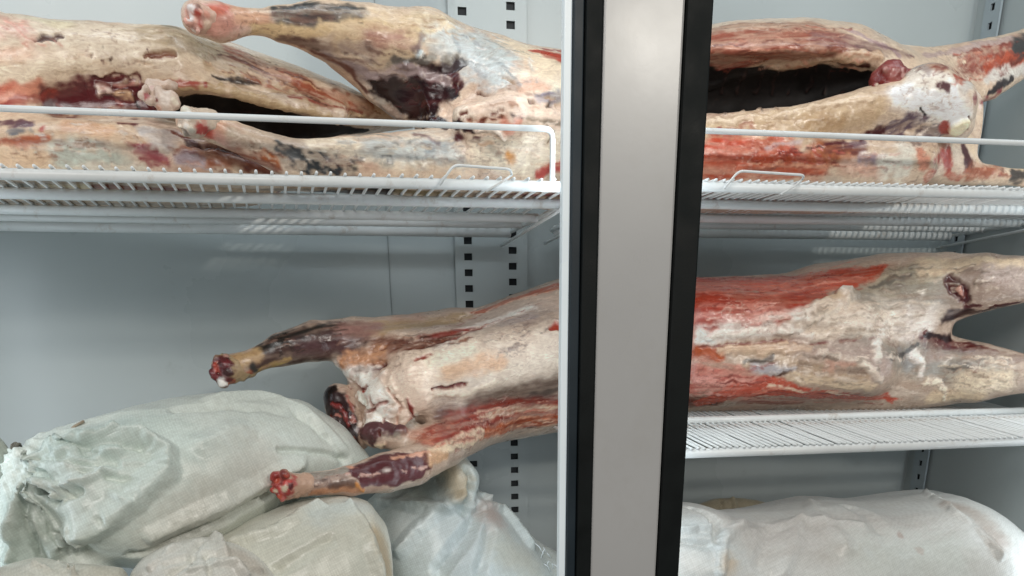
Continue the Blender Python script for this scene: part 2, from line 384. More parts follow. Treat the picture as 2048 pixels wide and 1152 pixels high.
def sack_mat(name, tape=.0019):
    """slit-film weave: crossing tapes with uneven tension"""
    mt, nt, b = mat_new(name); L = nt.links.new
    tc = node(nt, 'ShaderNodeTexCoord'); at = node(nt, 'ShaderNodeAttribute', attribute_name='Col')
    mp = node(nt, 'ShaderNodeMapping'); mp.inputs['Rotation'].default_value = (0, .38, 0); L(tc.outputs['Object'], mp.inputs[0])
    def band(direction):
        wv = node(nt, 'ShaderNodeTexWave', wave_type='BANDS', bands_direction=direction); wv.inputs['Scale'].default_value = .31416 / tape / 2; wv.inputs['Distortion'].default_value = 1.2
        wv.inputs['Detail'].default_value = 2.0; wv.inputs['Detail Scale'].default_value = .35; L(mp.outputs[0], wv.inputs['Vector']); return wv.outputs['Fac']
    wx, wz = band('X'), band('Z')
    mxn = node(nt, 'ShaderNodeMath', operation='MULTIPLY'); L(wx, mxn.inputs[0]); L(wz, mxn.inputs[1])
    ma = node(nt, 'ShaderNodeMapping'); ma.inputs['Scale'].default_value = (.15, 1, 1.5); L(mp.outputs[0], ma.inputs[0])
    na = node(nt, 'ShaderNodeTexNoise', Scale=190.0, Detail=2.0); L(ma.outputs[0], na.inputs['Vector'])
    mb = node(nt, 'ShaderNodeMapping'); mb.inputs['Scale'].default_value = (1.5, 1, .15); L(mp.outputs[0], mb.inputs[0])
    nb = node(nt, 'ShaderNodeTexNoise', Scale=190.0, Detail=2.0); L(mb.outputs[0], nb.inputs['Vector'])
    n1 = node(nt, 'ShaderNodeTexNoise', Scale=9.0, Detail=6.0, Roughness=.6); L(tc.outputs['Object'], n1.inputs['Vector'])
    def mul(a_, b_, f):
        m_ = node(nt, 'ShaderNodeMix', data_type='RGBA', blend_type='MULTIPLY'); m_.inputs[0].default_value = f; L(a_, m_.inputs[6]); L(b_, m_.inputs[7]); return m_.outputs[2]
    c = mul(at.outputs['Color'], ramp(nt, mxn.outputs[0], .05, .6, (.92, .92, .91), (1.10, 1.10, 1.10)), .45)
    c = mul(c, ramp(nt, na.outputs['Fac'], .40, .60, (.975, .975, .97), (1.05,) * 3), 1); c = mul(c, ramp(nt, nb.outputs['Fac'], .40, .60, (.975, .975, .97), (1.05,) * 3), 1)
    m2 = node(nt, 'ShaderNodeMix', data_type='RGBA'); L(ramp(nt, n1.outputs['Fac'], .5, .8, (0, 0, 0), (.28,) * 3), m2.inputs[0])
    L(c, m2.inputs[6]); m2.inputs[7].default_value = (.42, .35, .27, 1); L(m2.outputs[2], b.inputs['Base Color'])
    ad = node(nt, 'ShaderNodeMath', operation='ADD'); L(mxn.outputs[0], ad.inputs[0]); L(na.outputs['Fac'], ad.inputs[1])
    bp = node(nt, 'ShaderNodeBump', Strength=.16, Distance=.001); L(ad.outputs[0], bp.inputs['Height']); L(bp.outputs[0], b.inputs['Normal'])
    b.inputs['Roughness'].default_value = .33; b.inputs['Specular IOR Level'].default_value = .6; b.inputs['Sheen Weight'].default_value = .1
    return mt
M['sack'] = sack_mat('woven_sack')

# ------------------------------------------------------------------ the refrigerator cabinet
YB, XR, XL, ZF, ZT = 2.10, 1.47, -.78, ZC - .62, ZC + .95
fr = empty('display_refrigerator', (.45, 1.8, ZF))
tag(fr, 'open-fronted refrigerator cabinet with grey painted walls and a broad pale centre post', 'refrigerator')
box('back_panel', (XL, YB, ZF), (XR, YB + .04, ZT), M['wall'], fr)
box('side_panel', (XR, 1.46, ZF), (XR + .04, YB + .04, ZT), M['wall'], fr)
box('side_panel', (XL - .04, 1.46, ZF), (XL, YB + .04, ZT), M['wall'], fr)
box('floor_panel', (XL, 1.40, ZF - .04), (XR, YB, ZF), M['wall'], fr)
box('ceiling_panel', (XL, 1.50, ZT), (XR, YB, ZT + .04), M['wall'], fr)
# centre post: pale face, black gaskets, dark bevel and white edge strip
z0, z1 = ZF, ZT
box('post_face', (.4485, 1.402, z0), (.5585, 1.47, z1), M['mullion'], fr, .004)
box('gasket', (.4245, 1.396, z0), (.4480, 1.425, z1), M['gasket'], fr, .003)
box('gasket', (.5590, 1.396, z0), (.5950, 1.455, z1), M['gasket'], fr, .003)
box('bevel_strip', (.4105, 1.402, z0), (.4240, 1.43, z1), M['bevel'], fr, .002)
box('lamp_strip', (.3990, 1.408, z0), (.4100, 1.422, z1), M['led'], fr, .002)

def slotted(name, xa, xb, cols, sw, sh, pitch, zoff, z0, z1, place, mat, parent):
    """a folded metal channel whose slots are real openings over a black plate painted as shade"""
    V = []; Fc = []
    def add(a0, a1, b0, b1, t0=0., t1=.004):
        v = [place(a, t, b) for (a, t, b) in ((a0,t0,b0),(a1,t0,b0),(a1,t1,b0),(a0,t1,b0),(a0,t0,b1),(a1,t0,b1),(a1,t1,b1),(a0,t1,b1))]
        k = len(V); V.extend(v); Fc.extend([tuple(k + i for i in f) for f in [(0,3,2,1),(4,5,6,7),(0,1,5,4),(1,2,6,5),(2,3,7,6),(3,0,4,7)]])
    edges = [xa]
    for c in cols: edges += [c - sw / 2, c + sw / 2]
    edges.append(xb)
    for i in range(0, len(edges), 2): add(edges[i], edges[i + 1], z0, z1)
    for c, zo in zip(cols, zoff):
        z = z0; k = math.ceil((z0 - zo) / pitch); prev = z0
        while True:
            s = zo + k * pitch; 
            if s + sh > z1: break
            add(c - sw / 2, c + sw / 2, prev, s - sh / 2); prev = s + sh / 2; k += 1
        add(c - sw / 2, c + sw / 2, prev, z1)
    L = np.array(parent.location)
    return raw(name, [np.array(v) - L for v in V], Fc, mat, parent)
box('slot_shade_plate', (.385, YB - .004, ZF + .02), (.505, YB - .0015, ZT - .02), M['dark'], fr)  # solid black backing, here and on the side wall: painted shade for the slots
slotted('upright', .372, .520, (.3985, .4895), .0165, .0125, .0283, (ZC + .563, ZC - .189), ZF + .02, ZT - .02, lambda a, t, b: (a, YB - .006 - .004 + t, b), M['wall'], fr)
box('slot_shade_plate', (XR - .004, 2.022, ZF + .02), (XR - .0015, 2.052, ZT - .02), M['dark'], fr)
slotted('upright', 2.012, 2.062, (2.037,), .0130, .012, .0310, (ZC + .578,), ZF + .02, ZT - .02, lambda a, t, b: (XR - .006 - .004 + t, a, b), M['upright'], fr)
box('wall_seam', (.2400, YB - .0025, ZF + .02), (.2408, YB - .0005, ZT - .02), M['seam'], fr)

# ------------------------------------------------------------------ wire shelves
def wire_shelf(label, x0, x1, z, tilt, pitch, rails, guard=True, holder=None, gx=None):
    s = empty('wire_shelf', ((x0 + x1) / 2, 1.8, z)); tag(s, label, 'shelf', 'white wire shelves')
    zz = lambda Y: z + (Y - 1.5) * tilt
    wr = .0021
    v, f = tube_vf([(0, 1.492 - 1.8, zz(1.492) - z), (0, 2.07 - 1.8, zz(2.07) - z)], wr, 8)
    me = bpy.data.meshes.new('wire'); me.from_pydata([tuple(p) for p in v], [], f); me.materials.append(M['rail'])
    for p in me.polygons: p.use_smooth = True
    n = int((x1 - x0) / pitch); rnd = random.Random(3)
    for i in range(n + 1):
        o = bpy.data.objects.new('wire', me); COL.objects.link(o); o.parent = s
        o.location = (x0 + i * pitch - (x0 + x1) / 2 + rnd.uniform(-.0009, .0009), 0, rnd.uniform(-.0006, .0006))
    for Y, r, up in rails:
        dz = (r + wr - .0012) * (1 if up else -1)
        tube('rail', [(x0 - .008, Y, zz(Y) + dz), ((x0 * 2 + x1) / 3, Y, zz(Y) + dz - .001), (x1 + .008, Y, zz(Y) + dz)], r, M['rail'], s, 12)
    for x in (x0 - .008, x1 + .008):
        tube('side_rail', [(x, 1.495, zz(1.495) - .008), (x, 2.075, zz(2.075) - .008)], .0038, M['rail'], s, 10)
        tube('bracket', [(x - .012, 1.53, zz(1.53) - .014), (x - .012, 2.085, zz(2.085) - .030)], .0028, M['rail'], s, 8)
    if guard:
        g0, g1 = x0 + .02, gx or x1 - .012; zt = z + .0605
        tube('front_guard', rounded([(g0, 1.497, zz(1.5) - .004), (g0, 1.497, zt), (g1, 1.497, zt), (g1, 1.497, zz(1.5) - .004)], .012), .0038, M['rail'], s, 10)
    if holder:
        a, b, hz = holder
        tube('clip_loop', rounded([(a - .02, 1.482, z - .012), (a, 1.480, z + hz), (b, 1.480, z + hz - .003), (b + .004, 1.492, z + .004)], .008), .0017, M['rail'], s, 8)
        tube('clip_loop', rounded([(b + .004, 1.492, z + .004), (b - .012, 1.481, z - .006), (b - .035, 1.482, z - .018)], .006), .0015, M['rail'], s, 8)
    return s
RU = [(1.5, .0068, False), (1.667, .0072, False), (1.846, .0070, False), (1.955, .0060, False), (2.06, .0085, False)]
wire_shelf('long white wire shelf under the carcasses left of the centre post', -.70, .470, ZC + .2165, 0, .0195, RU, True, (.265, .345, .012), .409)
wire_shelf('white wire shelf under the open carcass, upper right of the centre post', .575, 1.455, ZC + .2215, 0, .0135, RU, True, (.685, .79, .010))
wire_shelf('lower right white wire shelf with no front guard, tilted up at the back', .53, 1.455, ZC - .152, .105, .0115, [(1.5, .0075, False), (1.655, .0055, False), (1.70, .0062, True), (2.03, .006, False)], False)

# ------------------------------------------------------------------ carcasses
C = dict(cream=srgb('d6c6ae'), fat=srgb('ddd3c4'), white=srgb('e6e2dc'), blue=srgb('b9c4c4'), grey=srgb('9c988f'), dgrey=srgb('474645'),
         red=srgb('b54d3d'), bright=srgb('c85e4a'), orange=srgb('b8603f'), dark=srgb('3a1214'), maroon=srgb('5e2226'), purple=srgb('6e4a4e'),
         pink=srgb('c99a8c'), tan=srgb('b39a78'), brown=srgb('8a5a45'), black=srgb('120708'), taupe=srgb('a5958a'), green=srgb('b7b09a'), lav=srgb('8d8690'))

TONES = [(srgb('d9d2c6'), 22, .0, .5, .6), (srgb('c29a88'), 12, .1, .6, .45), (srgb('a8645a'), 26, .28, .65, .28), (srgb('b0a89e'), 18, .1, .6, .4)]
def carcass(name, label, lo, hi, build, strokes, base, parts=(), h=.0048, seed=0, cat='carcass'):
    F_ = Field(lo, hi, h); build(F_); V, Q = F_.mesh(); V = neighbours_smooth(V, Q, 2, .5); V, Q = subdivide(V, Q); V = neighbours_smooth(V, Q, 2, .5)
    V, col, gl = sculpt(V, Q, base, strokes, seed, tones=TONES, grow=1.2, hs=1.5)
    lum = np.maximum(col @ np.array([.3, .55, .15]), 1e-4)[:, None]; col = (lum + (col - lum) * 1.14) * np.array([1.03, .985, .975]) * (1.42 * lum ** .29)
    ob = to_obj(name, V, Q, M['flesh'], None, col, gl); tag(ob, label, cat, 'carcasses in the refrigerator')
    for i, (pn, lo2, hi2, b2, st2, base2) in enumerate(parts):
        g = Field(lo2, hi2, .0024); b2(g); v2, q2 = g.mesh(); v2 = neighbours_smooth(v2, q2, 1, .5)
        v2, c2, g2 = sculpt(v2, q2, base2, st2, seed + 20 + i, .003, (.0030, .0022))
        to_obj(pn, v2, q2, M['bone'], ob, c2, g2 + .3)
    return ob
def around(pts, m=.05):
    a = np.array([P(*p[:3]) for p in pts]); return a.min(0) - m, a.max(0) + m

def fib(pts, spread, n, cols, r=(1.6, 3.6), a=.75, seed=0, h=.0006):
    """a bundle of long muscle fibres / sinews running along a path"""
    rnd = random.Random(seed); out = []; q = np.array(pts, float)
    cum = np.concatenate([[0], np.cumsum(np.linalg.norm(np.diff(q, axis=0), axis=1))]); T = cum[-1]
    at_ = lambda t: np.array([np.interp(t * T, cum, q[:, 0]), np.interp(t * T, cum, q[:, 1])])
    for i in range(n):
        t0 = rnd.uniform(-.05, .75); t1 = min(1.03, t0 + rnd.uniform(.14, .45)); o0 = rnd.uniform(-1, 1) * spread; o1 = o0 + rnd.uniform(-.18, .18) * spread; P3 = []
        for k in range(4):
            t = t0 + (t1 - t0) * k / 3; c0 = at_(max(0, min(1, t))); d = at_(min(1, t + .03)) - at_(max(0, t - .03)); d /= max(1e-6, np.linalg.norm(d))
            off = o0 + (o1 - o0) * k / 3; rr = rnd.uniform(*r) * (.5 if k in (0, 3) else 1)
            P3.append((c0[0] - d[1] * off, c0[1] + d[0] * off, rr))
        out.append((P3, srgb(rnd.choice(cols)), dict(s=.9, n=.45, a=a * rnd.uniform(.6, 1), h=h * rnd.choice((-1, 1, 1)))))
    return out

# ---- the carcass on the lower right shelf; its forelegs stick out to the left past the post
def bL(f):
    f.loft([(700,690,880,1.86,.045),(745,668,893,1.87,.085),(830,645,905,1.88,.115),(960,614,890,1.90,.13),(1118,556,862,1.92,.14),(1250,545,838,1.90,.14),(1380,556,826,1.875,.14),
            (1560,547,824,1.87,.14),(1700,534,822,1.86,.13),(1800,530,815,1.83,.10),(1850,560,800,1.81,.06)], .02)
    f.chain([(1640,640,1.86,95),(1760,605,1.83,84),(1880,582,1.79,68),(1960,568,1.74,54),(2060,560,1.69,42),(2200,552,1.64,26)], 1, .035)
    f.chain([(1640,735,1.86,88),(1760,738,1.83,78),(1880,740,1.79,68),(1960,742,1.74,58),(2050,745,1.69,38),(2180,748,1.64,24)], 1, .03)
    f.chain([(1905,660,1.765,3),(1960,657,1.74,18),(2080,655,1.68,46)], 3.0, .022, '-')
    f.chain([(1740,670,1.82,34),(1830,664,1.79,24),(1885,660,1.77,12)], 1, .02)
    # forelegs
    f.chain([(448,738,1.80,26),(505,722,1.80,21),(560,700,1.81,30),(630,683,1.82,37),(710,678,1.84,40),(800,690,1.86,52),(900,700,1.88,70)], 1, .03)
    f.chain([(580,972,1.585,24),(640,967,1.60,22),(700,961,1.62,29),(770,946,1.65,38),(830,930,1.68,38),(890,890,1.74,42),(960,830,1.82,60)], 1, .028)
    # breast ridge, neck muscle, shoulder bulge
    f.chain([(775,795,1.785,42),(840,760,1.765,58),(960,730,1.77,60),(1118,700,1.79,70)], 1, .05)
    f.chain([(678,800,1.81,32),(690,836,1.80,34),(714,872,1.79,28)], 1, .010)
    f.chain([(715,700,1.82,34),(790,712,1.80,44),(900,715,1.785,50)], 1, .03)
    for q in ((712,742,1.805,18),(736,758,1.79,20),(758,742,1.785,24),(732,798,1.79,20),(764,796,1.77,30),(750,836,1.775,22),(774,858,1.765,22),(796,826,1.76,28),(752,880,1.765,14),(810,850,1.755,22)): f.chain([q], 1, .005)
    f.chain([(660,796,1.775,7),(676,832,1.765,6),(698,866,1.76,5)], 1, .010, '-')
    f.chain([(745,872,1.755,20),(800,880,1.73,24),(880,885,1.73,34)], 1, .015)
    f.chain([(770,902,1.70,5),(830,882,1.69,6)], 1, .010, '-')
    f.chain([(860,850,1.80,18),(960,815,1.785,14)], 1, .03, '-')
    f.chain([(1400,690,1.722,3),(1600,687,1.705,4),(1740,678,1.71,4)], 1, .03, '-')
    f.chain([(1400,640,1.765,45),(1560,650,1.75,42),(1700,650,1.745,45)], 1, .04)
    f.chain([(1400,745,1.77,36),(1470,745,1.76,40),(1600,738,1.74,48),(1740,735,1.74,50)], 1, .04)
sL = [
 ([(1380,560,40),(1560,570,40),(1720,550,26),(1770,535,8)], C['bright'], dict(s=.3,st=.35,g=.4)),
 ([(1380,600,50),(1560,610,34),(1640,590,20)], C['red'], dict(s=.4,st=.3)),
 ([(1390,640,26),(1500,650,14)], srgb('b5564c'), dict(st=.5)),
 ([(1690,600,18),(1800,560,30),(1860,545,34)], C['green'], dict(s=.6)),
 ([(1560,660,14),(1640,620,18),(1700,590,16)], C['cream'], dict(s=.4,h=.005)),
 ([(1690,592,14)], C['white'], dict(s=.5,h=.006)),
 ([(1390,672,18),(1480,660,22),(1600,640,24),(1760,635,40),(1850,640,30)], C['white'], dict(s=.5,st=.2)),
 ([(1480,650,10),(1560,650,14)], C['taupe'], dict(st=.5,a=.7)),
 ([(1640,650,40),(1760,630,44)], C['fat'], dict(s=.6,st=.3)),
 ([(1720,590,30),(1840,580,40),(1900,575,40)], C['grey'], dict(s=.6,st=.4,a=.8)),
 ([(1740,575,5),(1800,555,7),(1830,545,4)], C['dgrey'], dict(a=.6)),
 ([(1940,560,45),(2080,560,40)], C['taupe'], dict(s=.6,a=.9)),
 ([(1850,535,22),(1950,522,14),(2048,530,12)], C['cream'], dict(s=.6)),
 ([(1980,545,20),(2060,570,22)], srgb('b9aca4'), dict(s=.6)),
 ([(1895,560,12),(1920,580,14),(1935,600,10)], C['maroon'], dict(s=.4,h=-.003,g=.5)),
 ([(1918,575,5),(1928,592,5)], C['pink'], dict(h=.003)),
 ([(1890,635,12),(1950,625,9),(2010,612,7)], C['dark'], dict(s=.4,st=.3)),
 ([(1930,615,5),(2040,605,5)], C['maroon'], dict()),
 ([(1845,682,12),(1880,688,18),(1930,694,16),(1990,706,7)], srgb('6a2c2c'), dict(s=.4,st=.3,g=.3)),
 ([(1850,672,6),(1900,675,6)], C['dark'], dict()),
 ([(1700,700,30),(1830,720,30),(1900,735,34),(2000,740,30)], C['grey'], dict(s=.6,st=.35)),
 ([(1860,712,12),(1960,708,10),(2048,714,9)], C['taupe'], dict(st=.4)),
 ([(1900,735,6),(1940,735,6)], C['dgrey'], dict(a=.7,s=.7)),
 ([(1930,770,26),(2010,760,20)], srgb('d8cdb8'), dict(s=.7)),
 ([(1870,795,18),(1960,795,14)], C['cream'], dict(s=.6)),
 ([(1600,700,26),(1740,715,30),(1760,740,28)], srgb('b9aaa2'), dict(s=.7,st=.3)),
 ([(1500,712,22),(1600,740,26),(1720,750,24)], srgb('b8a590'), dict(s=.6,st=.4)),
 ([(1660,735,14),(1700,730,10)], C['pink'], dict(a=.5,s=.7)),
 ([(1510,735,10),(1560,738,12),(1585,742,8)], srgb('b5b6bb'), dict(h=.0015,s=.7,n=.6)),
 ([(1490,722,4),(1545,715,5)], C['dgrey'], dict(a=.8,s=.6)),
 ([(1548,752,4),(1580,745,5)], srgb('6b5346'), dict(h=-.002)),
 ([(1385,700,16),(1440,708,10)], C['orange'], dict(s=.5)),
 ([(1440,697,9),(1530,698,9),(1620,694,8)], srgb('d9c2ab'), dict(st=.4,h=.003)),
 ([(1400,692,2.5),(1500,690,3),(1560,686,3),(1640,684,3),(1740,678,3),(1850,668,3)], srgb('8a4a46'), dict(s=.9,n=.9,a=.8,h=-.002)),
 ([(1390,735,18),(1470,740,14),(1500,755,10)], C['pink'], dict(st=.6)),
 ([(1380,765,28),(1480,770,24),(1540,765,10)], srgb('bd6358'), dict(st=.6,sf=240)),
 ([(1375,805,26),(1430,805,18)], srgb('7e3c28'), dict(s=.6)),
 ([(1400,806,16),(1470,785,22),(1540,775,20),(1640,790,18),(1790,802,8)], C['bright'], dict(s=.3,g=.4,st=.2)),
 ([(1390,760,10),(1450,765,8)], srgb('d29a92'), dict(st=.7)), ([(1540,772,4),(1650,784,4),(1700,790,3)], srgb('e8cdb8'), dict(n=.7)),
 ([(1480,805,8),(1600,806,7)], srgb('a04a32'), dict(st=.5)),
 ([(1580,752,8),(1660,765,10),(1740,778,12)], C['cream'], dict(h=.001,st=.3,n=.6)),
 ([(1770,650,12),(1755,680,9),(1755,720,7)], C['white'], dict(h=.0015,n=1.,s=.7)),
 ([(1825,705,10),(1845,725,8),(1840,745,7)], C['white'], dict(h=.001,n=1.1,s=.7)), ([(1800,700,12),(1820,730,14)], srgb('9a9a9a'), dict(n=.8,s=.8,a=.7)),
 ([(1850,760,6),(1880,765,5),(1888,785,5),(1892,800,4)], srgb('e6dccb'), dict(h=.0012,n=.8)),
 ([(1780,720,4),(1810,705,5),(1830,695,4)], C['dgrey'], dict(a=.8,n=.6)),
 ([(1380,690,9),(1376,660,14)], C['pink'], dict(st=.5)),
 ([(1400,575,30),(1540,580,30),(1680,560,20)], srgb('d38f80'), dict(st=.95,sf=120,a=.5)), ([(1400,620,24),(1560,625,20)], srgb('d8a094'), dict(st=.95,sf=120,a=.6)), ([(1390,770,26),(1500,770,22)], srgb('dba89d'), dict(st=.95,sf=140,a=.6)), ([(1480,800,14),(1700,802,12)], srgb('cf8876'), dict(st=.95,sf=120,a=.45)),
 ([(1420,672,8),(1520,662,9),(1620,668,8)], srgb('e6ddd4'), dict(h=.003,s=.9,n=.6)), ([(1560,640,6),(1660,655,7),(1760,650,6)], srgb('c6bbae'), dict(h=-.003,s=.9,n=.5)), ([(1640,705,7),(1720,725,8),(1760,760,7)], srgb('ddd4c8'), dict(h=.003,s=.9,n=.6)), ([(1600,725,5),(1680,745,6),(1730,752,5)], srgb('9c8c7e'), dict(h=-.002,s=.9,n=.7)), ([(1690,640,20),(1800,650,20)], srgb('e4ddd3'), dict(s=.9,st=.5,a=.8)), ([(1800,620,16),(1880,625,14)], srgb('c9bfb2'), dict(st=.7,s=.9)),
 # chest, seen left of the post
 ([(900,655,40),(1000,630,46),(1110,610,50)], srgb('bfb0a4'), dict(s=.6)),
 ([(950,625,8),(1020,602,9),(1118,572,16)], C['orange'], dict(s=.4,st=.3)),
 ([(1060,575,8),(1118,556,12)], C['bright'], dict(n=.6,h=.003)),
 ([(760,655,26),(850,650,26),(930,630,16)], C['tan'], dict(s=.6,st=.3)),
 ([(880,690,10),(960,650,14),(1060,615,14)], C['white'], dict(s=.6,st=.2)),
 ([(1000,665,26),(1080,640,34),(1118,630,30)], C['taupe'], dict(s=.8,st=.5,a=.8)),
 ([(1000,650,12),(1060,632,16)], C['lav'], dict(s=.8,st=.6,a=.55)),
 ([(840,755,56),(960,725,60),(1118,700,60)], srgb('ded3c4'), dict(s=.7,n=.15)),
 ([(900,735,26),(960,725,22),(1000,725,16)], srgb('d9b28f'), dict(s=.8,a=.7)),
 ([(860,720,16),(940,700,20)], srgb('e6dccb'), dict(s=.7)),
 ([(760,690,20),(840,690,14),(900,670,12),(960,655,8)], srgb('74402f'), dict(st=.4,s=.6,h=-.003)),
 ([(840,672,8),(900,664,7),(950,655,5)], srgb('97443a'), dict(st=.5,s=.7)),
 ([(830,722,4),(860,712,5)], srgb('9c4a40'), dict(h=-.002,n=.8)),
 ([(740,740,14),(765,725,9)], C['maroon'], dict(h=-.004,g=.5)),
 ([(690,735,20),(730,745,22),(760,790,34),(750,850,26)], C['white'], dict(s=.5,h=.004,n=.6)),
 ([(800,760,40),(820,800,36)], srgb('e2d3c4'), dict(s=.6,h=.003)),
 ([(705,725,5),(745,720,5)], C['dgrey'], dict(a=.6,n=.9)),
 ([(720,770,4),(735,785,4)], C['red'], dict(n=.9)),
 ([(868,777,3),(900,772,5),(930,770,3.5)], srgb('8a3a30'), dict(s=.6,h=-.004,g=.4)),
 ([(870,788,6),(940,782,7),(990,765,6)], srgb('e3d6c4'), dict(h=.0015,s=.8)),
 ([(940,805,14),(1020,785,20),(1118,765,24)], srgb('7d6a5e'), dict(s=.9,st=.2)),  # shading band painted below the breast ridge, darker again in the next stroke
 ([(1060,790,10),(1118,780,10)], srgb('4a3b36'), dict(s=.8,a=.7)),
 ([(880,830,14),(980,815,18),(1118,800,16)], C['maroon'], dict(s=.8,st=.5,a=.8)),
 ([(860,872,30),(900,862,34),(950,842,32),(1060,818,22),(1118,812,18)], srgb('a2483a'), dict(s=.6,st=.5,sf=150)),
 ([(880,850,12),(900,885,16),(960,860,14)], srgb('a0443a'), dict(st=.7,s=.9,a=.6)),
 ([(960,830,8),(1060,822,9),(1118,812,7)], C['cream'], dict(st=.5,a=.8)),
 ([(960,868,12),(1050,848,14),(1118,838,14)], C['orange'], dict(s=.5,st=.4)),
 ([(860,905,12),(920,885,14),(960,870,10)], C['cream'], dict(s=.5,n=.6,h=.002)),
 ([(818,800,5),(826,825,7),(820,855,5)], srgb('8f3a35'), dict(h=.003,g=.4,s=.6)),
 ([(800,868,9),(826,850,10),(836,825,6)], C['grey'], dict(h=.003,n=.6)),
 ([(1105,655,6),(1116,650,9)], C['red'], dict(h=-.004)),
 ([(735,868,14),(770,860,14),(800,862,10)], C['purple'], dict(h=.003,n=.7)),
 ([(660,795,26),(672,815,28),(690,845,26),(705,875,16)], C['dark'], dict(s=.25,n=.3,g=.6)),
 ([(655,790,8),(668,775,8)], srgb('1c0a0b'), dict(n=.4)),
 ([(668,806,4),(690,826,4),(700,850,4)], srgb('8b3a38'), dict(n=1.,h=.002)), ([(655,818,3),(680,850,3)], srgb('7a3a36'), dict(n=1.,h=.002)),
 ([(690,862,3),(712,880,3)], srgb('b98478'), dict(n=.8)), ([(672,830,2.5),(684,835,2.5)], srgb('b07a70'), dict(n=.8)),
 ([(745,880,12),(740,895,9)], C['purple'], dict(n=.8)),
 ([(758,890,7),(770,885,5)], C['cream'], dict(h=.003)),
 ([(698,772,3),(722,780,3.5),(742,772,3)], srgb('8f554c'), dict(h=-.005,s=.9,n=.7)), ([(706,818,3),(738,818,4),(770,806,3)], srgb('9a6258'), dict(h=-.005,s=.9,n=.7)), ([(738,772,3),(742,800,3),(752,830,3)], srgb('b0897c'), dict(h=-.004,s=.9,n=.7)), ([(770,842,3),(760,872,4)], srgb('84443e'), dict(h=-.005,s=.9,n=.7)), ([(780,780,4),(800,810,4),(792,850,4)], srgb('c7a898'), dict(h=-.004,s=.9)),
 ([(690,760,5),(700,800,5),(708,840,5)], srgb('a5695f'), dict(n=1.1,s=.8)), ([(712,742,7),(735,738,6)], srgb('8d8078'), dict(n=1.,a=.7)), ([(725,865,9),(745,885,8)], srgb('6a3a3c'), dict(n=.9)), ([(720,790,8),(735,805,8)], srgb('ece4da'), dict(n=.8,h=.002)), ([(820,870,14),(860,880,14)], srgb('c08a76'), dict(s=.9,st=.5)),
 # upper foreleg
 ([(520,720,24),(600,690,38),(700,675,38)], srgb('5d4640'), dict(s=.5,st=.3)),
 ([(520,700,12),(590,672,16),(660,655,12)], srgb('33302d'), dict(s=.5,st=.7,n=.7)),
 ([(600,694,18),(690,688,20)], srgb('64484c'), dict(s=.7,a=.8)),
 ([(690,660,20),(750,655,22)], srgb('a07f78'), dict(s=.7,st=.3)),
 ([(470,722,22),(512,710,14)], C['tan'], dict(s=.5)),
 ([(525,738,10),(560,728,8),(580,716,5)], srgb('b39b6e'), dict(s=.5)),
 ([(510,735,8),(520,748,6)], C['dgrey'], dict(n=.6)),
 ([(480,755,12),(505,745,8)], C['orange'], dict(s=.6,st=.3)),
 ([(690,720,14),(760,708,18)], srgb('c69a7c'), dict(s=.6,st=.3)),
 # lower foreleg
 ([(610,968,24),(680,963,24)], srgb('a5958c'), dict(s=.6)),
 ([(620,950,8),(690,940,8)], C['grey'], dict(n=.5)),
 ([(620,985,8),(720,978,8)], srgb('b98d70'), dict(s=.6)),
 ([(660,975,6),(710,968,8)], srgb('5a4038'), dict(a=.7,s=.7)),
 ([(710,945,12),(760,930,24),(830,930,24),(850,925,20)], srgb('6a3a3e'), dict(s=.3,g=.6)),
 ([(730,965,10),(790,960,14),(840,945,10)], srgb('74454a'), dict(s=.3,g=.6)),
 ([(690,950,3),(750,948,3),(850,935,3)], srgb('c6a79e'), dict(n=.5,h=.001)),
 ([(715,970,5),(725,982,5)], srgb('c9905c'), dict(h=.002)),
 ([(700,935,5),(740,912,7),(830,908,6),(880,915,5)], srgb('cfa48f'), dict(n=.5)),
 ([(860,920,14),(890,910,12)], srgb('c9a98c'), dict(s=.6)),
]
sL += fib([(1385,580),(1540,585),(1740,545)], 34, 46, ['d58a7c','b34a40','96372f','c9685a','e0a99c'], seed=1) + fib([(1385,640),(1500,640),(1600,615)], 22, 26, ['d9a096','a2453d','e3c3b8'], seed=2) + fib([(1385,770),(1500,765),(1560,760)], 34, 40, ['dfb4aa','a8463d','c8776a','8e3a32'], seed=3)
sL += fib([(1440,800),(1540,785),(1780,803)], 12, 22, ['cf7a68','93352b','d99b88'], seed=4) + fib([(1560,665),(1700,640),(1860,630)], 40, 40, ['eee7dc','b5a797','cfc4b6','9c8e80'], seed=5) + fib([(1560,720),(1700,735),(1860,745)], 40, 44, ['e9e0d4','a4968a','c8bcae','8a7c70'], seed=6)
sL += fib([(1760,580),(1880,570),(2040,560)], 40, 36, ['d9cfc0','93877a','b8ab9c','7c6f64'], seed=7) + fib([(1860,740),(1960,745),(2040,745)], 40, 30, ['e0d6c4','9c8f80','b9a08e'], seed=8)
sL += fib([(860,880),(940,850),(1118,815)], 30, 50, ['c98a78','8c3027','b5584a','dcb8a6','702722'], seed=9) + fib([(950,870),(1050,848),(1118,836)], 14, 16, ['d9a88c','a8563c','e0c8b0'], seed=10) + fib([(880,665),(980,625),(1118,580)], 24, 26, ['d8b49c','a05040','e6d8c8','8f6a5c'], seed=11)
sL += fib([(520,715),(610,688),(720,672)], 24, 34, ['3a2f2c','84655c','5a3c3a','a08478'], seed=12, r=(1.4, 3)) + fib([(760,690),(860,680),(960,655)], 16, 20, ['6b3a2c','a8735c','4e2a22'], seed=13) + fib([(620,965),(700,958)], 16, 14, ['7c6a62','c2ab9c','5c4a44'], seed=14) + fib([(960,690),(1050,660),(1118,640)], 34, 26, ['a6968c','ddd3c8','8c7b76'], seed=15)
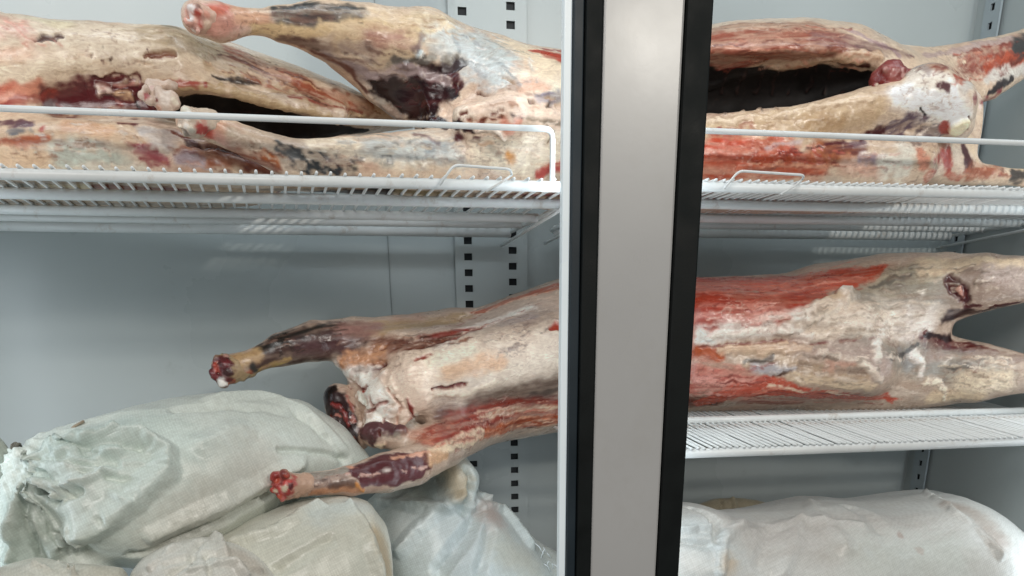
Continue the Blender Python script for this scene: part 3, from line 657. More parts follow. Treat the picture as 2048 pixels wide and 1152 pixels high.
def bone(px, py, Y, r, spots, base, core, lumps=5, seed=1, ax=(-1, .1)):
    """a sawn-off joint: knobbly end with marrow, cartilage and torn flesh"""
    rnd = random.Random(seed); L = []
    for i in range(lumps * 2 + 2):
        a = i * 2.4 + rnd.uniform(-.3, .3); q = .86 * math.sqrt((i + .5) / (lumps * 2 + 2))
        L.append((px + ax[0] * r * .30 + math.cos(a) * r * q * .62, py + math.sin(a) * r * q, Y - .010 + rnd.uniform(-.006, .006), r * rnd.uniform(.16, .30)))
    def b(g):
        g.chain([(px, py, Y, r * .80), (px - ax[0] * r * 1.2, py - ax[1] * r * 1.2, Y + .01, r * .60)], 1, .006)
        for l in L: g.chain([l], 1, .003)
        for i in (1, 4, 7): g.chain([(L[i][0] - 3, L[i][1] + 4, L[i][2] - .006, r * .13)], 1, .003, '-')
    st = [([(px - ax[0] * r * 1.5, py - ax[1] * r * 1.5, r * 1.0)], base, dict(s=.5))]
    st += [([(px + ax[0] * r * .5, py, r * .95)], core, dict(s=.4, n=.8, nf=160))]
    pal = [core * .8, core * 1.5, core * .45, np.minimum(core * 1.1 + .12, .8)]
    for i, l in enumerate(L): st.append(([(l[0], l[1], l[3] * 1.0)], pal[i % 4], dict(n=.5, s=.5, nf=200)))
    for dx, dy, rr, c in spots: st.append(([(px + dx, py + dy, rr)], c, dict(n=.8, nf=200, s=.4)))
    lo, hi = around([(px - r * 2.6, py - r * 2.4, Y), (px + r * 2.6, py + r * 2.4, Y)], .05)
    return ('bone_end', lo, hi, b, st, base)
pL = [bone(455, 738, 1.795, 35, [(-22,-6,10,C['red']),(-10,-18,8,C['maroon']),(2,4,10,C['dark']),(-14,26,12,srgb('f2eee8')),(10,26,9,C['orange']),(16,-20,9,C['tan']),(-2,-26,7,C['pink'])], C['tan'], C['maroon'], 5, 3),
      bone(573, 973, 1.58, 34, [(-18,-12,9,C['bright']),(0,-20,7,C['red']),(8,0,8,C['maroon']),(-4,6,6,C['cream']),(-12,22,8,C['bright']),(10,22,8,C['pink']),(-22,8,5,C['cream'])], srgb('c9a58e'), srgb('b0433e'), 6, 4)]
lo, hi = around([(430,500,1.6),(2180,900,2.08),(2180,500,2.08),(560,1010,1.62),(430,600,1.8)], .06)
lo[1] = 1.50; hi[1] = 2.085; hi[0] = 1.465
carcass('carcass', 'skinned carcass lying across the lower shelf, forelegs jutting out left of the centre post', lo, hi, bL, sL, srgb('bcab9c'), pL, .0048, 100)

# ---- the carcass across both upper shelves, belly opening to the right of the post
def bU(f):
    f.loft([(840,150,330,1.70,.06),(900,112,385,1.71,.10),(980,90,424,1.72,.14),(1060,104,426,1.73,.15),(1130,118,430,1.74,.16),(1250,95,432,1.75,.16),(1420,54,432,1.76,.16),
            (1560,46,432,1.76,.16),(1660,56,432,1.76,.15),(1760,104,432,1.75,.13),(1850,140,385,1.73,.10),(1925,185,350,1.70,.05)], .02)
    f.chain([(392,36,1.60,30),(440,45,1.61,33),(505,42,1.62,20),(560,48,1.63,30),(650,58,1.65,50),(740,82,1.66,60),(850,116,1.68,80),(960,165,1.70,80)], .9, .03)
    f.chain([(690,110,1.68,30),(760,165,1.68,36),(810,215,1.68,30)], .9, .03)
    f.chain([(374,246,1.565,24),(425,254,1.57,26),(500,288,1.58,28),(600,326,1.59,40),(760,332,1.61,54),(900,326,1.63,62),(1050,318,1.65,70)], .9, .015)
    f.chain([(800,195,1.60,26),(860,185,1.59,36),(880,165,1.60,20)], 1, .014, '-')
    f.chain([(840,245,1.58,12),(930,250,1.585,12)], 1, .012, '-')
    f.chain([(920,232,1.59,18),(1010,222,1.585,24),(1090,232,1.59,16)], 1, .02)
    f.chain([(940,262,1.59,16),(1020,258,1.585,18)], 1, .015)
    f.chain([(1110,214,1.585,3),(1150,210,1.58,8),(1250,205,1.6,30),(1340,205,1.62,42),(1430,184,1.63,60),(1560,180,1.63,58),(1660,168,1.63,46),(1740,158,1.63,18)], 2.4, .012, '-')
    f.chain([(1320,275,1.61,28),(1420,262,1.60,26),(1600,247,1.59,30),(1740,218,1.59,36),(1850,195,1.60,50)], 1, .02)
    f.chain([(1850,195,1.59,52),(1905,215,1.585,46),(1918,250,1.59,30)], 1, .02)
    f.chain([(1830,165,1.72,55),(1950,135,1.76,44),(2048,105,1.80,38),(2180,65,1.86,30)], .9, .03)
    f.chain([(1900,190,1.70,30),(1985,175,1.74,20),(2040,150,1.78,12)], .8, .015)
    f.chain([(1860,325,1.64,40),(1950,348,1.66,20),(2048,356,1.68,15),(2180,360,1.7,12)], .9, .025)
    f.chain([(430,345,1.66,26),(620,352,1.68,34),(900,360,1.70,40)], 1, .02)
    f.chain([(1300,325,1.60,44),(1500,325,1.60,46),(1700,332,1.60,46),(1830,328,1.60,46)], 1, .03)
sU = [
 # raised left leg
 ([(400,36,34),(470,42,30)], C['pink'], dict(s=.6)),
 ([(480,35,18),(530,40,16)], srgb('caa58c'), dict(s=.6)),
 ([(420,20,12),(450,18,10)], srgb('c96a55'), dict(s=.6,a=.7)),
 ([(560,30,20),(640,25,26),(720,25,16)], C['dgrey'], dict(s=.35,st=.45,n=.6)),
 ([(590,35,8),(660,30,8)], C['brown'], dict(st=.6,a=.6)),
 ([(510,60,12),(620,62,12),(720,45,10)], srgb('cdb793'), dict(s=.5)),
 ([(560,78,8),(640,88,10),(700,95,10)], srgb('6b4a3f'), dict(s=.6,st=.3)),
 ([(700,70,30),(780,55,36),(840,60,30)], srgb('c9b597'), dict(s=.6,st=.2)),
 ([(740,80,20),(800,85,22)], srgb('a5766c'), dict(s=.8,st=.4,a=.8)),
 ([(690,90,10),(720,100,16),(760,120,18)], C['taupe'], dict(s=.6,st=.4)),
 ([(770,115,16),(820,110,18)], srgb('b9a78e'), dict(s=.8)),
 ([(650,110,14),(720,140,18),(770,170,16)], srgb('9a8a88'), dict(s=.6,st=.5)),
 ([(600,90,6),(680,125,6),(740,190,6)], srgb('7b4f45'), dict(s=.7)),
 ([(790,128,10),(850,125,12),(830,100,10)], C['dgrey'], dict(s=.6,n=.8,a=.85)),
 ([(840,75,10),(830,95,9)], C['purple'], dict(n=.7,a=.7)),
 ([(880,70,36),(960,85,40),(1000,115,44)], srgb('bcc1bd'), dict(s=.95,n=.9)),
 ([(930,120,34),(990,150,34)], srgb('c2c8c6'), dict(s=.9,n=1.,st=.3)),
 ([(905,75,5),(915,100,5)], srgb('8f9698'), dict(n=1.,a=.7)), ([(940,130,8),(970,150,8)], srgb('95999a'), dict(n=1.2,a=.6,st=.5)), ([(880,100,10),(900,120,10)], srgb('7d8080'), dict(n=1.1,a=.6)),
 ([(1010,80,26),(1070,110,34),(1110,160,34)], C['cream'], dict(s=.6)),
 ([(1060,88,8),(1100,110,12),(1130,120,14)], C['red'], dict(s=.4,st=.4)),
 ([(1090,100,6),(1128,95,9)], srgb('a8574c'), dict(s=.4)),
 ([(1050,160,22),(1110,180,18)], srgb('d9d2bf'), dict(s=.6)),
 ([(810,138,3),(835,110,4),(852,80,3)], C['blue'], dict(h=.004,n=.3)),
 ([(830,130,3),(845,105,2.5)], srgb('d3d4ce'), dict(h=.003)),
 ([(850,140,10),(900,128,12),(920,125,8)], C['dark'], dict(s=.5,n=.6,h=-.003)),
 ([(860,115,6),(910,110,6)], C['grey'], dict(n=.6)),
 ([(770,185,26),(810,195,34),(870,190,34),(900,175,18)], srgb('30141a'), dict(s=.35,n=.5,h=-.003,g=.5)),
 ([(830,205,22),(870,190,20)], srgb('4c1d21'), dict(s=.7,st=.4)),
 ([(740,155,10),(800,148,12),(860,150,10),(905,160,8)], srgb('a89a9a'), dict(s=.5,n=.6,st=.3)),
 ([(905,150,10),(920,170,8),(905,180,5)], C['maroon'], dict(n=.6)),
 ([(745,180,6),(765,210,8),(800,240,8)], srgb('a9a39a'), dict(s=.6)),
 ([(770,225,12),(800,240,10)], C['taupe'], dict(n=.6)),
 # belly folds
 ([(900,225,24),(980,205,26),(1060,215,24),(1120,230,26)], srgb('d9c5b3'), dict(s=.5)),
 ([(1040,175,16),(1090,170,14)], srgb('d4b29d'), dict(s=.7)),
 ([(1010,180,9),(1030,175,8)], srgb('a08c7c'), dict(n=.6,a=.6)),
 ([(1080,195,10),(1130,185,10)], C['lav'], dict(n=.7,st=.4)),
 ([(920,226,3),(1000,222,3),(1030,230,3)], srgb('7e4538'), dict(h=-.003)),
 ([(1010,252,12),(1040,245,8)], srgb('cc8b76'), dict(s=.7)),
 ([(1025,232,5),(1045,240,4)], C['dark'], dict(n=.4)),
 ([(830,248,8),(870,240,10),(920,250,9),(950,262,5)], srgb('3a1519'), dict(s=.3,g=.5)),
 ([(870,235,3),(920,238,3)], srgb('6b3a3c'), dict(st=.4)),
 ([(1122,214,4),(1140,213,6)], C['dark'], dict(n=.6)),
 ([(1060,235,6),(1130,240,6)], srgb('938270'), dict(n=.8,st=.5)),
 ([(1090,240,3),(1105,260,3),(1125,295,3)], srgb('7a6654'), dict(n=.3,h=-.002)),
 # lower left leg
 ([(410,250,24),(470,262,20)], srgb('cfa68f'), dict(s=.6)), ([(400,265,12),(425,270,10)], srgb('b5564a'), dict(n=.8,s=.7)),
 ([(440,275,14),(470,285,14)], srgb('c29c90'), dict(s=.6)),
 ([(470,265,22),(560,285,26),(640,300,26)], srgb('b7aa9a'), dict(s=.6,st=.3)),
 ([(560,302,12),(610,322,22),(690,345,22)], srgb('3c4043'), dict(s=.4,st=.65,n=.5,dir=(.9,.45))),
 ([(470,310,14),(520,320,16),(550,335,14)], srgb('94563f'), dict(s=.5,st=.5,dir=(.8,.5))),
 ([(530,305,9),(550,325,8)], srgb('b5683c'), dict(st=.5,dir=(.6,.7))),
 ([(420,310,16),(460,330,16)], srgb('a9999a'), dict(s=.6)),
 ([(620,275,14),(720,300,20),(820,320,22)], srgb('d5cbb8'), dict(s=.5)),
 ([(740,295,22),(830,300,28),(900,305,30)], srgb('b9bdb9'), dict(s=.95,n=.9)),
 ([(700,272,5),(760,265,4),(800,275,4)], C['grey'], dict(st=.4)),
 ([(830,272,8),(880,285,7)], C['purple'], dict(n=.7,st=.5,a=.8)),
 ([(860,300,12),(910,285,12)], srgb('8f9da5'), dict(n=.9,st=.5,a=.7)),
 ([(920,272,8),(960,276,5)], C['maroon'], dict(n=.5)),
 ([(960,310,30),(1060,310,34),(1120,300,30)], srgb('d4c9b6'), dict(s=.6)),
 ([(1022,322,9)], srgb('c98a44'), dict(s=.9)),
 ([(980,300,10),(1000,315,4),(1005,330,3)], srgb('a8a396'), dict(st=.6,a=.7)),
 ([(1080,345,8),(1130,328,14)], srgb('b8584f'), dict(s=.5)),
 ([(400,378,16),(600,384,16)], srgb('8a3f33'), dict(n=.8)), ([(640,384,16),(780,386,16)], srgb('4d4c4a'), dict(n=.9)), ([(800,386,14),(900,388,14)], srgb('b3a98c'), dict(n=.8)), ([(980,388,14),(1140,390,14)], srgb('a0584e'), dict(n=.8)), ([(1300,395,30),(1700,395,30)], srgb('9a6a58'), dict(n=.8)),
 ([(905,205,3),(950,192,3),(1000,190,3)], srgb('8a6a58'), dict(h=-.004,s=.8)), ([(940,240,3),(1000,238,3.5),(1040,252,3)], srgb('9a5a48'), dict(h=-.005,s=.8)), ([(1060,200,4),(1090,208,4),(1130,200,4)], srgb('7d6a5a'), dict(h=-.005,s=.8)), ([(900,258,4),(960,255,5),(1010,275,4)], srgb('e2d6c8'), dict(h=.004,s=.8)),
 ([(1000,160,3),(1050,182,3),(1110,196,3)], srgb('b19c86'), dict(h=-.003,s=.8)), ([(1110,260,3),(1095,300,3)], srgb('9c8b78'), dict(h=-.003)), ([(870,60,6),(905,55,6)], srgb('d9cfba'), dict(n=.8)), ([(840,40,20),(900,45,16)], srgb('c9b99b'), dict(s=.9,a=.7)),
 # right of the post: flank above the opening
 ([(1420,100,50),(1560,85,48),(1660,80,36)], srgb('a3604f'), dict(s=.6,st=.45,sf=150)),
 ([(1420,60,12),(1540,48,10),(1640,50,10)], srgb('a98877'), dict(s=.6,st=.4)),
 ([(1415,140,24),(1470,135,18),(1500,125,14)], srgb('ab453f'), dict(s=.6,st=.5)),
 ([(1640,75,18),(1700,80,16),(1740,100,14)], srgb('95706a'), dict(s=.6,st=.5)),
 ([(1680,55,5),(1760,90,6),(1800,110,6)], srgb('b8a3a0'), dict(n=.5)),
 ([(1420,168,10),(1480,152,9),(1560,135,10),(1680,116,12),(1760,112,12)], srgb('c6ae95'), dict(s=.5,h=.003)),
 ([(1430,160,5),(1520,142,4)], srgb('b06a60'), dict(st=.6)),
 ([(1720,90,10),(1780,105,12),(1820,110,8)], C['purple'], dict(st=.6,a=.7,n=.6)),
 # cavity lining: dark red membrane, blackened further for the shade inside the opening
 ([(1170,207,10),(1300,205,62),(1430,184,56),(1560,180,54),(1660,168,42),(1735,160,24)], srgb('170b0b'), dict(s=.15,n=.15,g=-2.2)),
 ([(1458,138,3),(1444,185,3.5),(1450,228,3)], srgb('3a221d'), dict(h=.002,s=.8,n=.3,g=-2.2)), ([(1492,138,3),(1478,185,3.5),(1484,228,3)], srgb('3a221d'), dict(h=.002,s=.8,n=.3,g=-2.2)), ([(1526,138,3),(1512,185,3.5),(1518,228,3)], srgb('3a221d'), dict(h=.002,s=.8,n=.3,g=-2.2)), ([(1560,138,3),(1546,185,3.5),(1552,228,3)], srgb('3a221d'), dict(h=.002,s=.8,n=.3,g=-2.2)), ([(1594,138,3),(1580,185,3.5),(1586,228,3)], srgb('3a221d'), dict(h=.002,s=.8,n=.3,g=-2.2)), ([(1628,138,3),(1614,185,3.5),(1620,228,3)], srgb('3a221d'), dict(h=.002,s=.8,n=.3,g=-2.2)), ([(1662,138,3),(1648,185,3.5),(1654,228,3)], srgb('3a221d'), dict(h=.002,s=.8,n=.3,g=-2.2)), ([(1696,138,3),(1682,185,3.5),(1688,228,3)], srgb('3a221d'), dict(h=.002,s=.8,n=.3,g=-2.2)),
 ([(1600,140,5),(1740,128,6)], srgb('5a2a24'), dict(n=.8,st=.5)),
 # lower lip of the opening and pelvis
 ([(1415,258,18),(1500,255,26),(1620,245,30),(1740,220,34)], srgb('c9b498'), dict(s=.5)),
 ([(1415,246,6),(1540,235,7),(1640,215,7),(1740,195,8)], srgb('dccbb4'), dict(s=.6,h=.002)),
 ([(1620,255,16),(1680,250,14)], srgb('b5946f'), dict(s=.9,a=.5)),
 ([(1420,268,6),(1480,262,8),(1505,258,7)], srgb('9c3a3a'), dict(s=.4,st=.4)),
 ([(1800,190,26),(1850,190,40),(1895,205,40),(1915,235,28)], srgb('e9eae6'), dict(s=.55,n=.12)),
 ([(1830,150,22),(1880,160,20)], srgb('ddd8cd'), dict(s=.6)),
 ([(1805,135,14),(1860,140,10)], srgb('a89a96'), dict(n=.6,a=.8)),
 ([(1880,170,7),(1895,178,8)], C['purple'], dict(s=.4)),
 ([(1843,215,2.5),(1848,232,3)], C['dgrey'], dict(n=.2,h=-.002)),
 ([(1760,265,10),(1800,250,18),(1840,240,10)], srgb('75636f'), dict(s=.4,n=.9,st=.5,dir=(.8,-.5))),
 ([(1720,275,8),(1760,262,9)], C['maroon'], dict(n=.8)),
 ([(1830,275,12),(1880,262,14)], srgb('6d5f66'), dict(n=1.,st=.4)),
 ([(1840,265,4),(1870,255,4)], srgb('d8cfc6'), dict(n=.9)),
 ([(1890,250,10),(1900,262,9)], C['red'], dict(s=.5)),
 ([(1917,250,12)], srgb('e8dcc0'), dict(s=.3,h=.006,n=.1)),
 ([(1932,238,3),(1936,255,3)], C['maroon'], dict(n=.2,h=-.002)),
 ([(1935,280,10),(1945,300,10),(1955,320,8)], C['cream'], dict(n=.6)),
 # red meat under the opening
 ([(1415,300,26),(1500,300,28),(1580,300,24)], C['bright'], dict(s=.5,st=.4,g=.3)),
 ([(1415,340,24),(1520,335,26),(1640,330,24)], srgb('b3583f'), dict(s=.6,st=.4)),
 ([(1640,300,20),(1700,310,22)], srgb('b0714f'), dict(s=.6,st=.3)),
 ([(1535,295,6),(1600,283,6)], srgb('c5b5b5'), dict(n=.7,st=.4)),
 ([(1560,310,4),(1640,296,4)], C['maroon'], dict(n=.7)),
 ([(1650,295,12),(1720,288,14)], srgb('6e2f33'), dict(s=.5,st=.6,n=.6)),
 ([(1690,330,18),(1760,335,20)], srgb('d2b5a4'), dict(s=.6,n=.6)),
 ([(1720,310,12),(1760,320,12)], srgb('a99aa2'), dict(n=.8,st=.4,dir=(.2,1))),
 ([(1780,330,24),(1810,310,24),(1800,345,20)], srgb('d8d8cd'), dict(s=.6,n=.6)),
 ([(1840,300,12),(1850,330,12)], srgb('cf9a86'), dict(n=.8)),
 ([(1870,320,8),(1895,310,14),(1900,335,10)], srgb('b04a3c'), dict(s=.5,n=.5)),
 ([(1860,350,12),(1920,352,10)], srgb('b85a45'), dict(n=.8,st=.5)),
 ([(1930,300,10),(1940,330,10)], C['maroon'], dict(n=.6)),
 ([(1940,345,14),(2000,340,12)], srgb('a8694f'), dict(st=.6)),
 ([(2020,335,6),(2048,332,6)], srgb('cdbd9a'), dict(n=.8)),
 ([(2030,355,12),(2060,352,14)], srgb('57504a'), dict(n=.5)),
 # right leg
 ([(1880,130,20),(1960,115,26),(2048,95,26)], srgb('9a5c4e'), dict(s=.5,st=.5,dir=(.9,-.35))),
 ([(1920,160,12),(1990,130,14),(2048,115,14)], srgb('b4573f'), dict(s=.4,st=.4,dir=(.9,-.35))),
 ([(1890,145,3),(1930,125,3)], C['cream'], dict()),
 ([(1850,110,7),(1950,90,8),(2020,75,8)], srgb('b7a49c'), dict(n=.5)),
 ([(1930,175,9),(1990,148,12),(2048,140,10)], srgb('c9c5bd'), dict(s=.5)),
 ([(1975,185,5),(2010,160,8),(2025,152,6)], srgb('3f3436'), dict(n=.6)),
 ([(1950,195,8),(1975,200,8),(2000,180,6)], srgb('94484a'), dict(n=.7,st=.4)),
 ([(1960,210,4),(2000,190,4)], srgb('d6c6bd'), dict(n=.6)),
 ([(2035,95,20),(2060,85,22)], srgb('4a4a49'), dict(n=.5,s=.5)),
]
sU += fib([(1420,110),(1560,90),(1740,105)], 42, 60, ['c07f6c','8a4234','a85a48','d6a894','743428'], seed=21) + fib([(1420,60),(1560,48),(1700,62)], 8, 14, ['c9b3a0','8a6a5c'], seed=22) + fib([(1420,305),(1540,305),(1700,310)], 24, 40, ['d27a6a','9a382e','e0a898','b0503f'], seed=23) + fib([(1420,342),(1560,338),(1700,338)], 16, 24, ['c98468','8f4634','d9ab92'], seed=24)
sU += fib([(1870,150),(1960,125),(2048,100)], 30, 40, ['b8604a','7c382c','d09a84','94483a'], seed=25) + fib([(1930,340),(2040,348)], 12, 16, ['a8604a','d0a48c','6f3c30'], seed=26) + fib([(1420,258),(1600,246),(1780,212)], 20, 20, ['e0d0b8','b39a7c','d2bea2'], seed=27) + fib([(1700,325),(1820,325)], 26, 26, ['e6e0d8','a8948c','c99888'], seed=28)
sU += fib([(540,30),(640,22),(740,28)], 16, 26, ['2e2c2b','6a625c','8c8078'], seed=29, r=(1.3, 2.6)) + fib([(620,80),(740,110),(830,140)], 26, 34, ['8a6a5c','c9b8a0','5e463e','a89484'], seed=30) + fib([(760,50),(860,55),(960,75)], 22, 24, ['dacba8','a4876a','c4ae90'], seed=31) + fib([(880,60),(980,100),(1080,160)], 44, 46, ['d9dedd','8e9496','a9adac','ece9e2'], seed=32)
sU += fib([(770,195),(840,195),(900,175)], 28, 24, ['5e2a2c','240d10','7a4444'], seed=33) + fib([(600,300),(760,305),(920,305)], 34, 50, ['dfdacc','8f9496','a6a298','6c6c6a','cfc4ae'], seed=34) + fib([(940,200),(1040,215),(1120,235)], 36, 30, ['e6d6c6','b08a74','c9a890','8a6654'], seed=35) + fib([(960,290),(1060,300),(1130,310)], 30, 22, ['e6dfd0','ab9c86','c9a88c'], seed=36) + fib([(470,270),(540,310),(600,335)], 16, 20, ['8a5a44','5c4a42','c9b4a0'], seed=37)
pU = [bone(400, 36, 1.595, 33, [(-18,-18,9,srgb('efe6e2')),(-20,4,7,srgb('efe6e2')),(-6,-4,9,C['red']),(-4,14,7,C['red']),(-12,26,7,srgb('ecdccf')),(12,-10,9,srgb('d99a85')),(14,14,10,srgb('e0bfa6'))], srgb('d8b19c'), srgb('cf9a8a'), 5, 8),
      bone(385, 246, 1.555, 33, [(-12,-14,8,srgb('efe8de')),(-14,6,7,srgb('f0ebe4')),(14,14,12,srgb('b8423a')),(28,16,10,srgb('a8352d')),(20,-6,8,srgb('d8a594')),(4,-14,8,srgb('d9c2ad'))], srgb('d8c3ae'), srgb('ddc8b5'), 4, 9)]
def kid(g):
    g.chain([(1762,162,1.60,24),(1782,150,1.595,25)], 1, .01); g.chain([(1800,168,1.60,16),(1790,178,1.60,12)], 1, .006); g.chain([(1816,150,1.60,11),(1828,162,1.605,10),(1822,175,1.605,8)], 1, .006)
    for q in ((1750,172,8),(1770,140,8),(1805,142,8),(1795,160,7),(1812,165,7),(1775,178,9)): g.chain([(q[0],q[1],1.582,q[2])], 1, .004)
klo, khi = around([(1720,110,1.6),(1850,210,1.6)], .05)
pU.append(('kidney_knob', klo, khi, kid, [([(1780,145,20)], srgb('a8625c'), dict(s=.7,n=.9)),([(1772,138,8)], srgb('c9948c'), dict(s=.8,n=.9)),([(1762,165,16)], srgb('7d2a2a'), dict(n=.6)),([(1754,170,6)], srgb('d8c2ac'), dict(n=.4)),
   ([(1795,175,12),(1775,182,9)], srgb('6e2222'), dict(n=.7)),([(1805,140,5),(1812,165,5)], srgb('d8aaa5'), dict(n=.6)),([(1822,160,6),(1826,150,5)], srgb('d5bfa2'), dict(n=.7))], srgb('8c403c')))
lo, hi = around([(360,0,1.5),(2180,370,1.9),(2180,30,1.9),(360,280,1.5)], .05)
lo[1] = 1.515; hi[1] = 2.06; lo[2] = ZC + .2185; hi[0] = 1.465
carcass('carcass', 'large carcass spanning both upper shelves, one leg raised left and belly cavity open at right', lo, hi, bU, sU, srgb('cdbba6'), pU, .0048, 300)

# ---- the carcass at the far left of the upper shelf
def bA(f):
    f.loft([(-260,-50,432,1.80,.14),(-60,-10,432,1.80,.16),(40,36,432,1.80,.17),(120,64,432,1.80,.17),(220,72,432,1.80,.17),(300,72,432,1.80,.165),(380,66,432,1.80,.16),(460,90,420,1.80,.15),
            (540,120,395,1.80,.13),(620,150,300,1.79,.11),(700,184,275,1.78,.08),(770,212,258,1.77,.05),(830,232,252,1.76,.03)], .02)
    f.chain([(-60,130,1.66,70),(60,122,1.655,60),(200,118,1.66,46),(340,118,1.665,40)], 1, .05)
    f.chain([(-60,310,1.62,66),(60,312,1.61,64),(180,312,1.61,62),(300,318,1.62,58),(420,330,1.63,52),(540,350,1.66,34)], 1, .04)
    f.chain([(330,212,1.63,20),(400,216,1.64,36),(480,230,1.65,46),(560,244,1.66,42),(640,254,1.67,28),(730,260,1.68,11)], 2.6, .01, '-')
    f.chain([(120,205,1.62,18),(200,190,1.61,26),(290,185,1.61,24)], 1, .03, '-')
    f.chain([(380,170,1.64,9),(460,182,1.64,10),(560,205,1.66,11),(680,232,1.69,11)], 1, .02)
sA = [
 ([(0,60,50),(60,50,40),(160,75,40),(300,90,44),(400,100,30)], srgb('cfc4b2'), dict(s=.6)),
 ([(0,50,34),(30,55,26),(60,75,16)], srgb('c9a193'), dict(s=.6,st=.6,sf=260,dir=(.7,.7))),
 ([(60,25,14),(140,48,14)], srgb('cfc6ae'), dict(s=.6)),
 ([(70,82,4),(100,74,7),(125,68,5)], srgb('6b5148'), dict(n=.5,h=-.002)),
 ([(0,130,24),(60,120,20)], srgb('d3a68c'), dict(s=.8,a=.8)),
 ([(0,150,30),(80,145,30),(180,130,26)], srgb('d9cdb9'), dict(s=.6)),
 ([(0,200,16),(50,185,16),(85,170,12)], srgb('cf9580'), dict(s=.6)),
 ([(0,180,10),(30,165,9)], srgb('c4614c'), dict(s=.8,a=.7)),
 ([(180,115,3),(208,97,3.5)], srgb('4a3a34'), dict(n=.2,h=-.002)),
 ([(225,118,2.5),(238,110,2)], srgb('5a4a44'), dict(n=.2)),
 ([(280,118,3),(310,110,7),(345,104,6)], srgb('8a5a48'), dict(s=.4,h=-.003)),
 ([(288,102,3)], C['maroon'], dict()), ([(205,125,3),(210,130,3)], C['maroon'], dict(n=.8)), ([(240,133,2)], C['dark'], dict()), ([(250,135,2)], C['dark'], dict()),
 ([(300,70,26),(380,80,30),(440,95,26)], srgb('ab9a80'), dict(s=.6,st=.4)),
 ([(330,50,10),(380,45,10),(430,65,10)], srgb('8f8268'), dict(s=.6)),
 ([(460,100,18),(540,140,18),(640,185,16),(740,215,12)], srgb('a2624e'), dict(s=.6,st=.55,sf=170)),
 ([(420,130,14),(520,160,14),(620,200,12),(740,230,8)], srgb('b39f85'), dict(s=.6,st=.4)),
 ([(440,110,7),(520,140,7),(620,185,6)], srgb('8d5a49'), dict(st=.6)),
 ([(430,155,4),(480,160,6),(520,168,5)], srgb('45362c'), dict(st=.5,n=.5)),
 ([(580,190,6),(680,215,6),(750,232,5)], srgb('9b5c50'), dict(st=.6)),
 ([(360,168,6),(430,178,7),(540,205,8),(660,236,8),(760,245,6)], srgb('b9a688'), dict(s=.5,h=.002)),
 ([(300,155,5),(370,160,5),(410,172,4)], srgb('a2453e'), dict(st=.3)),
 ([(190,160,6),(250,155,8),(300,152,6)], srgb('6b2428'), dict(s=.4,h=-.002)),
 ([(100,205,24),(170,190,26),(250,195,30),(300,205,26)], srgb('6c2b2f'), dict(s=.5,n=.6,g=.5)),
 ([(0,215,8),(70,200,10),(110,185,9)], srgb('9c4038'), dict(s=.6,st=.4)),
 ([(200,182,9),(220,180,8)], srgb('e0d4cb'), dict(h=.004,s=.4,n=.2)),
 ([(240,190,9),(262,194,9)], srgb('cdb194'), dict(h=.003,n=.5)),
 ([(150,190,2),(170,215,2.5),(180,225,2)], srgb('d0b6ae'), dict(n=.3,h=.001)), ([(185,195,2),(230,222,2)], srgb('c9a9a0'), dict(n=.3,h=.001)),
 ([(100,215,12),(140,210,9)], srgb('8c8286'), dict(n=.9)),
 ([(268,195,5),(275,210,6)], C['black'], dict(n=.4)),
 ([(330,208,18),(400,214,34),(480,228,42),(560,243,38),(640,254,25),(730,260,10)], srgb('170b0b'), dict(s=.15,n=.1,g=-2.2)),  # cavity membrane, its colour taken near black to deepen the shade inside
 # lower half beneath the guard wire
 ([(0,260,34),(120,265,34),(260,270,34)], srgb('c7b39c'), dict(s=.6)),
 ([(0,245,10),(50,250,10)], srgb('6a3d48'), dict(n=.8)),
 ([(10,262,6),(60,262,6)], srgb('75777c'), dict(n=.8,st=.4)),
 ([(0,290,10),(60,285,12),(90,275,10)], srgb('bb6d50'), dict(s=.6)),
 ([(85,258,5)], C['red'], dict(n=.6)),
 ([(0,320,22),(90,320,22)], srgb('d5bea4'), dict(s=.6)),
 ([(130,255,18),(220,260,16)], srgb('c79f80'), dict(s=.7,a=.7)),
 ([(120,315,22),(160,300,26),(220,315,26)], srgb('bfc6bb'), dict(s=.7)),
 ([(240,250,6),(275,248,7)], srgb('6d3338'), dict(n=.6)),
 ([(290,260,16),(320,275,22),(350,265,16)], srgb('bcb9b6'), dict(s=.6,st=.3)),
 ([(340,262,6),(370,275,8),(400,290,7)], srgb('7b4031'), dict(s=.4)),
 ([(265,300,10),(300,305,16),(330,318,12)], srgb('9c4a50'), dict(s=.5,n=1.,st=.4)),
 ([(360,310,14),(400,320,14)], srgb('ab9ea3'), dict(s=.6)),
 ([(420,325,10),(520,330,12),(560,335,10)], srgb('9c5f45'), dict(s=.6,st=.5)),
 ([(180,335,10),(280,335,8)], srgb('cfcabc'), dict(s=.6)), ([(390,292,10),(440,306,14),(500,325,18),(550,340,12)], srgb('8a5040'), dict(s=.7,st=.4)), ([(372,284,4),(430,296,5),(500,318,5)], srgb('4a2a24'), dict(s=.9,h=-.003)),
 ([(200,374,14),(330,378,14)], srgb('97604a'), dict(n=.8)), ([(340,378,14),(560,382,14)], srgb('8a3f33'), dict(n=.8)), ([(20,372,14),(60,372,14)], srgb('8d8a80'), dict(n=.8)), ([(90,372,12),(170,374,12)], srgb('cfc3a4'), dict(n=.8)),
]
sA += fib([(420,105),(560,155),(760,225)], 26, 70, ['8e4e3c','c9ab8c','6e4030','a96a54','b8a488','5a4034'], seed=41) + fib([(300,70),(380,75),(460,100)], 24, 26, ['8a7a60','c4b69c','a08c70'], seed=42) + fib([(0,60),(60,75),(130,110)], 30, 30, ['d9a898','b87c6c','e0cfc0'], seed=43) + fib([(100,190),(200,185),(290,180)], 30, 40, ['8a3a38','4a1c20','a8605a','c89a90'], seed=44)
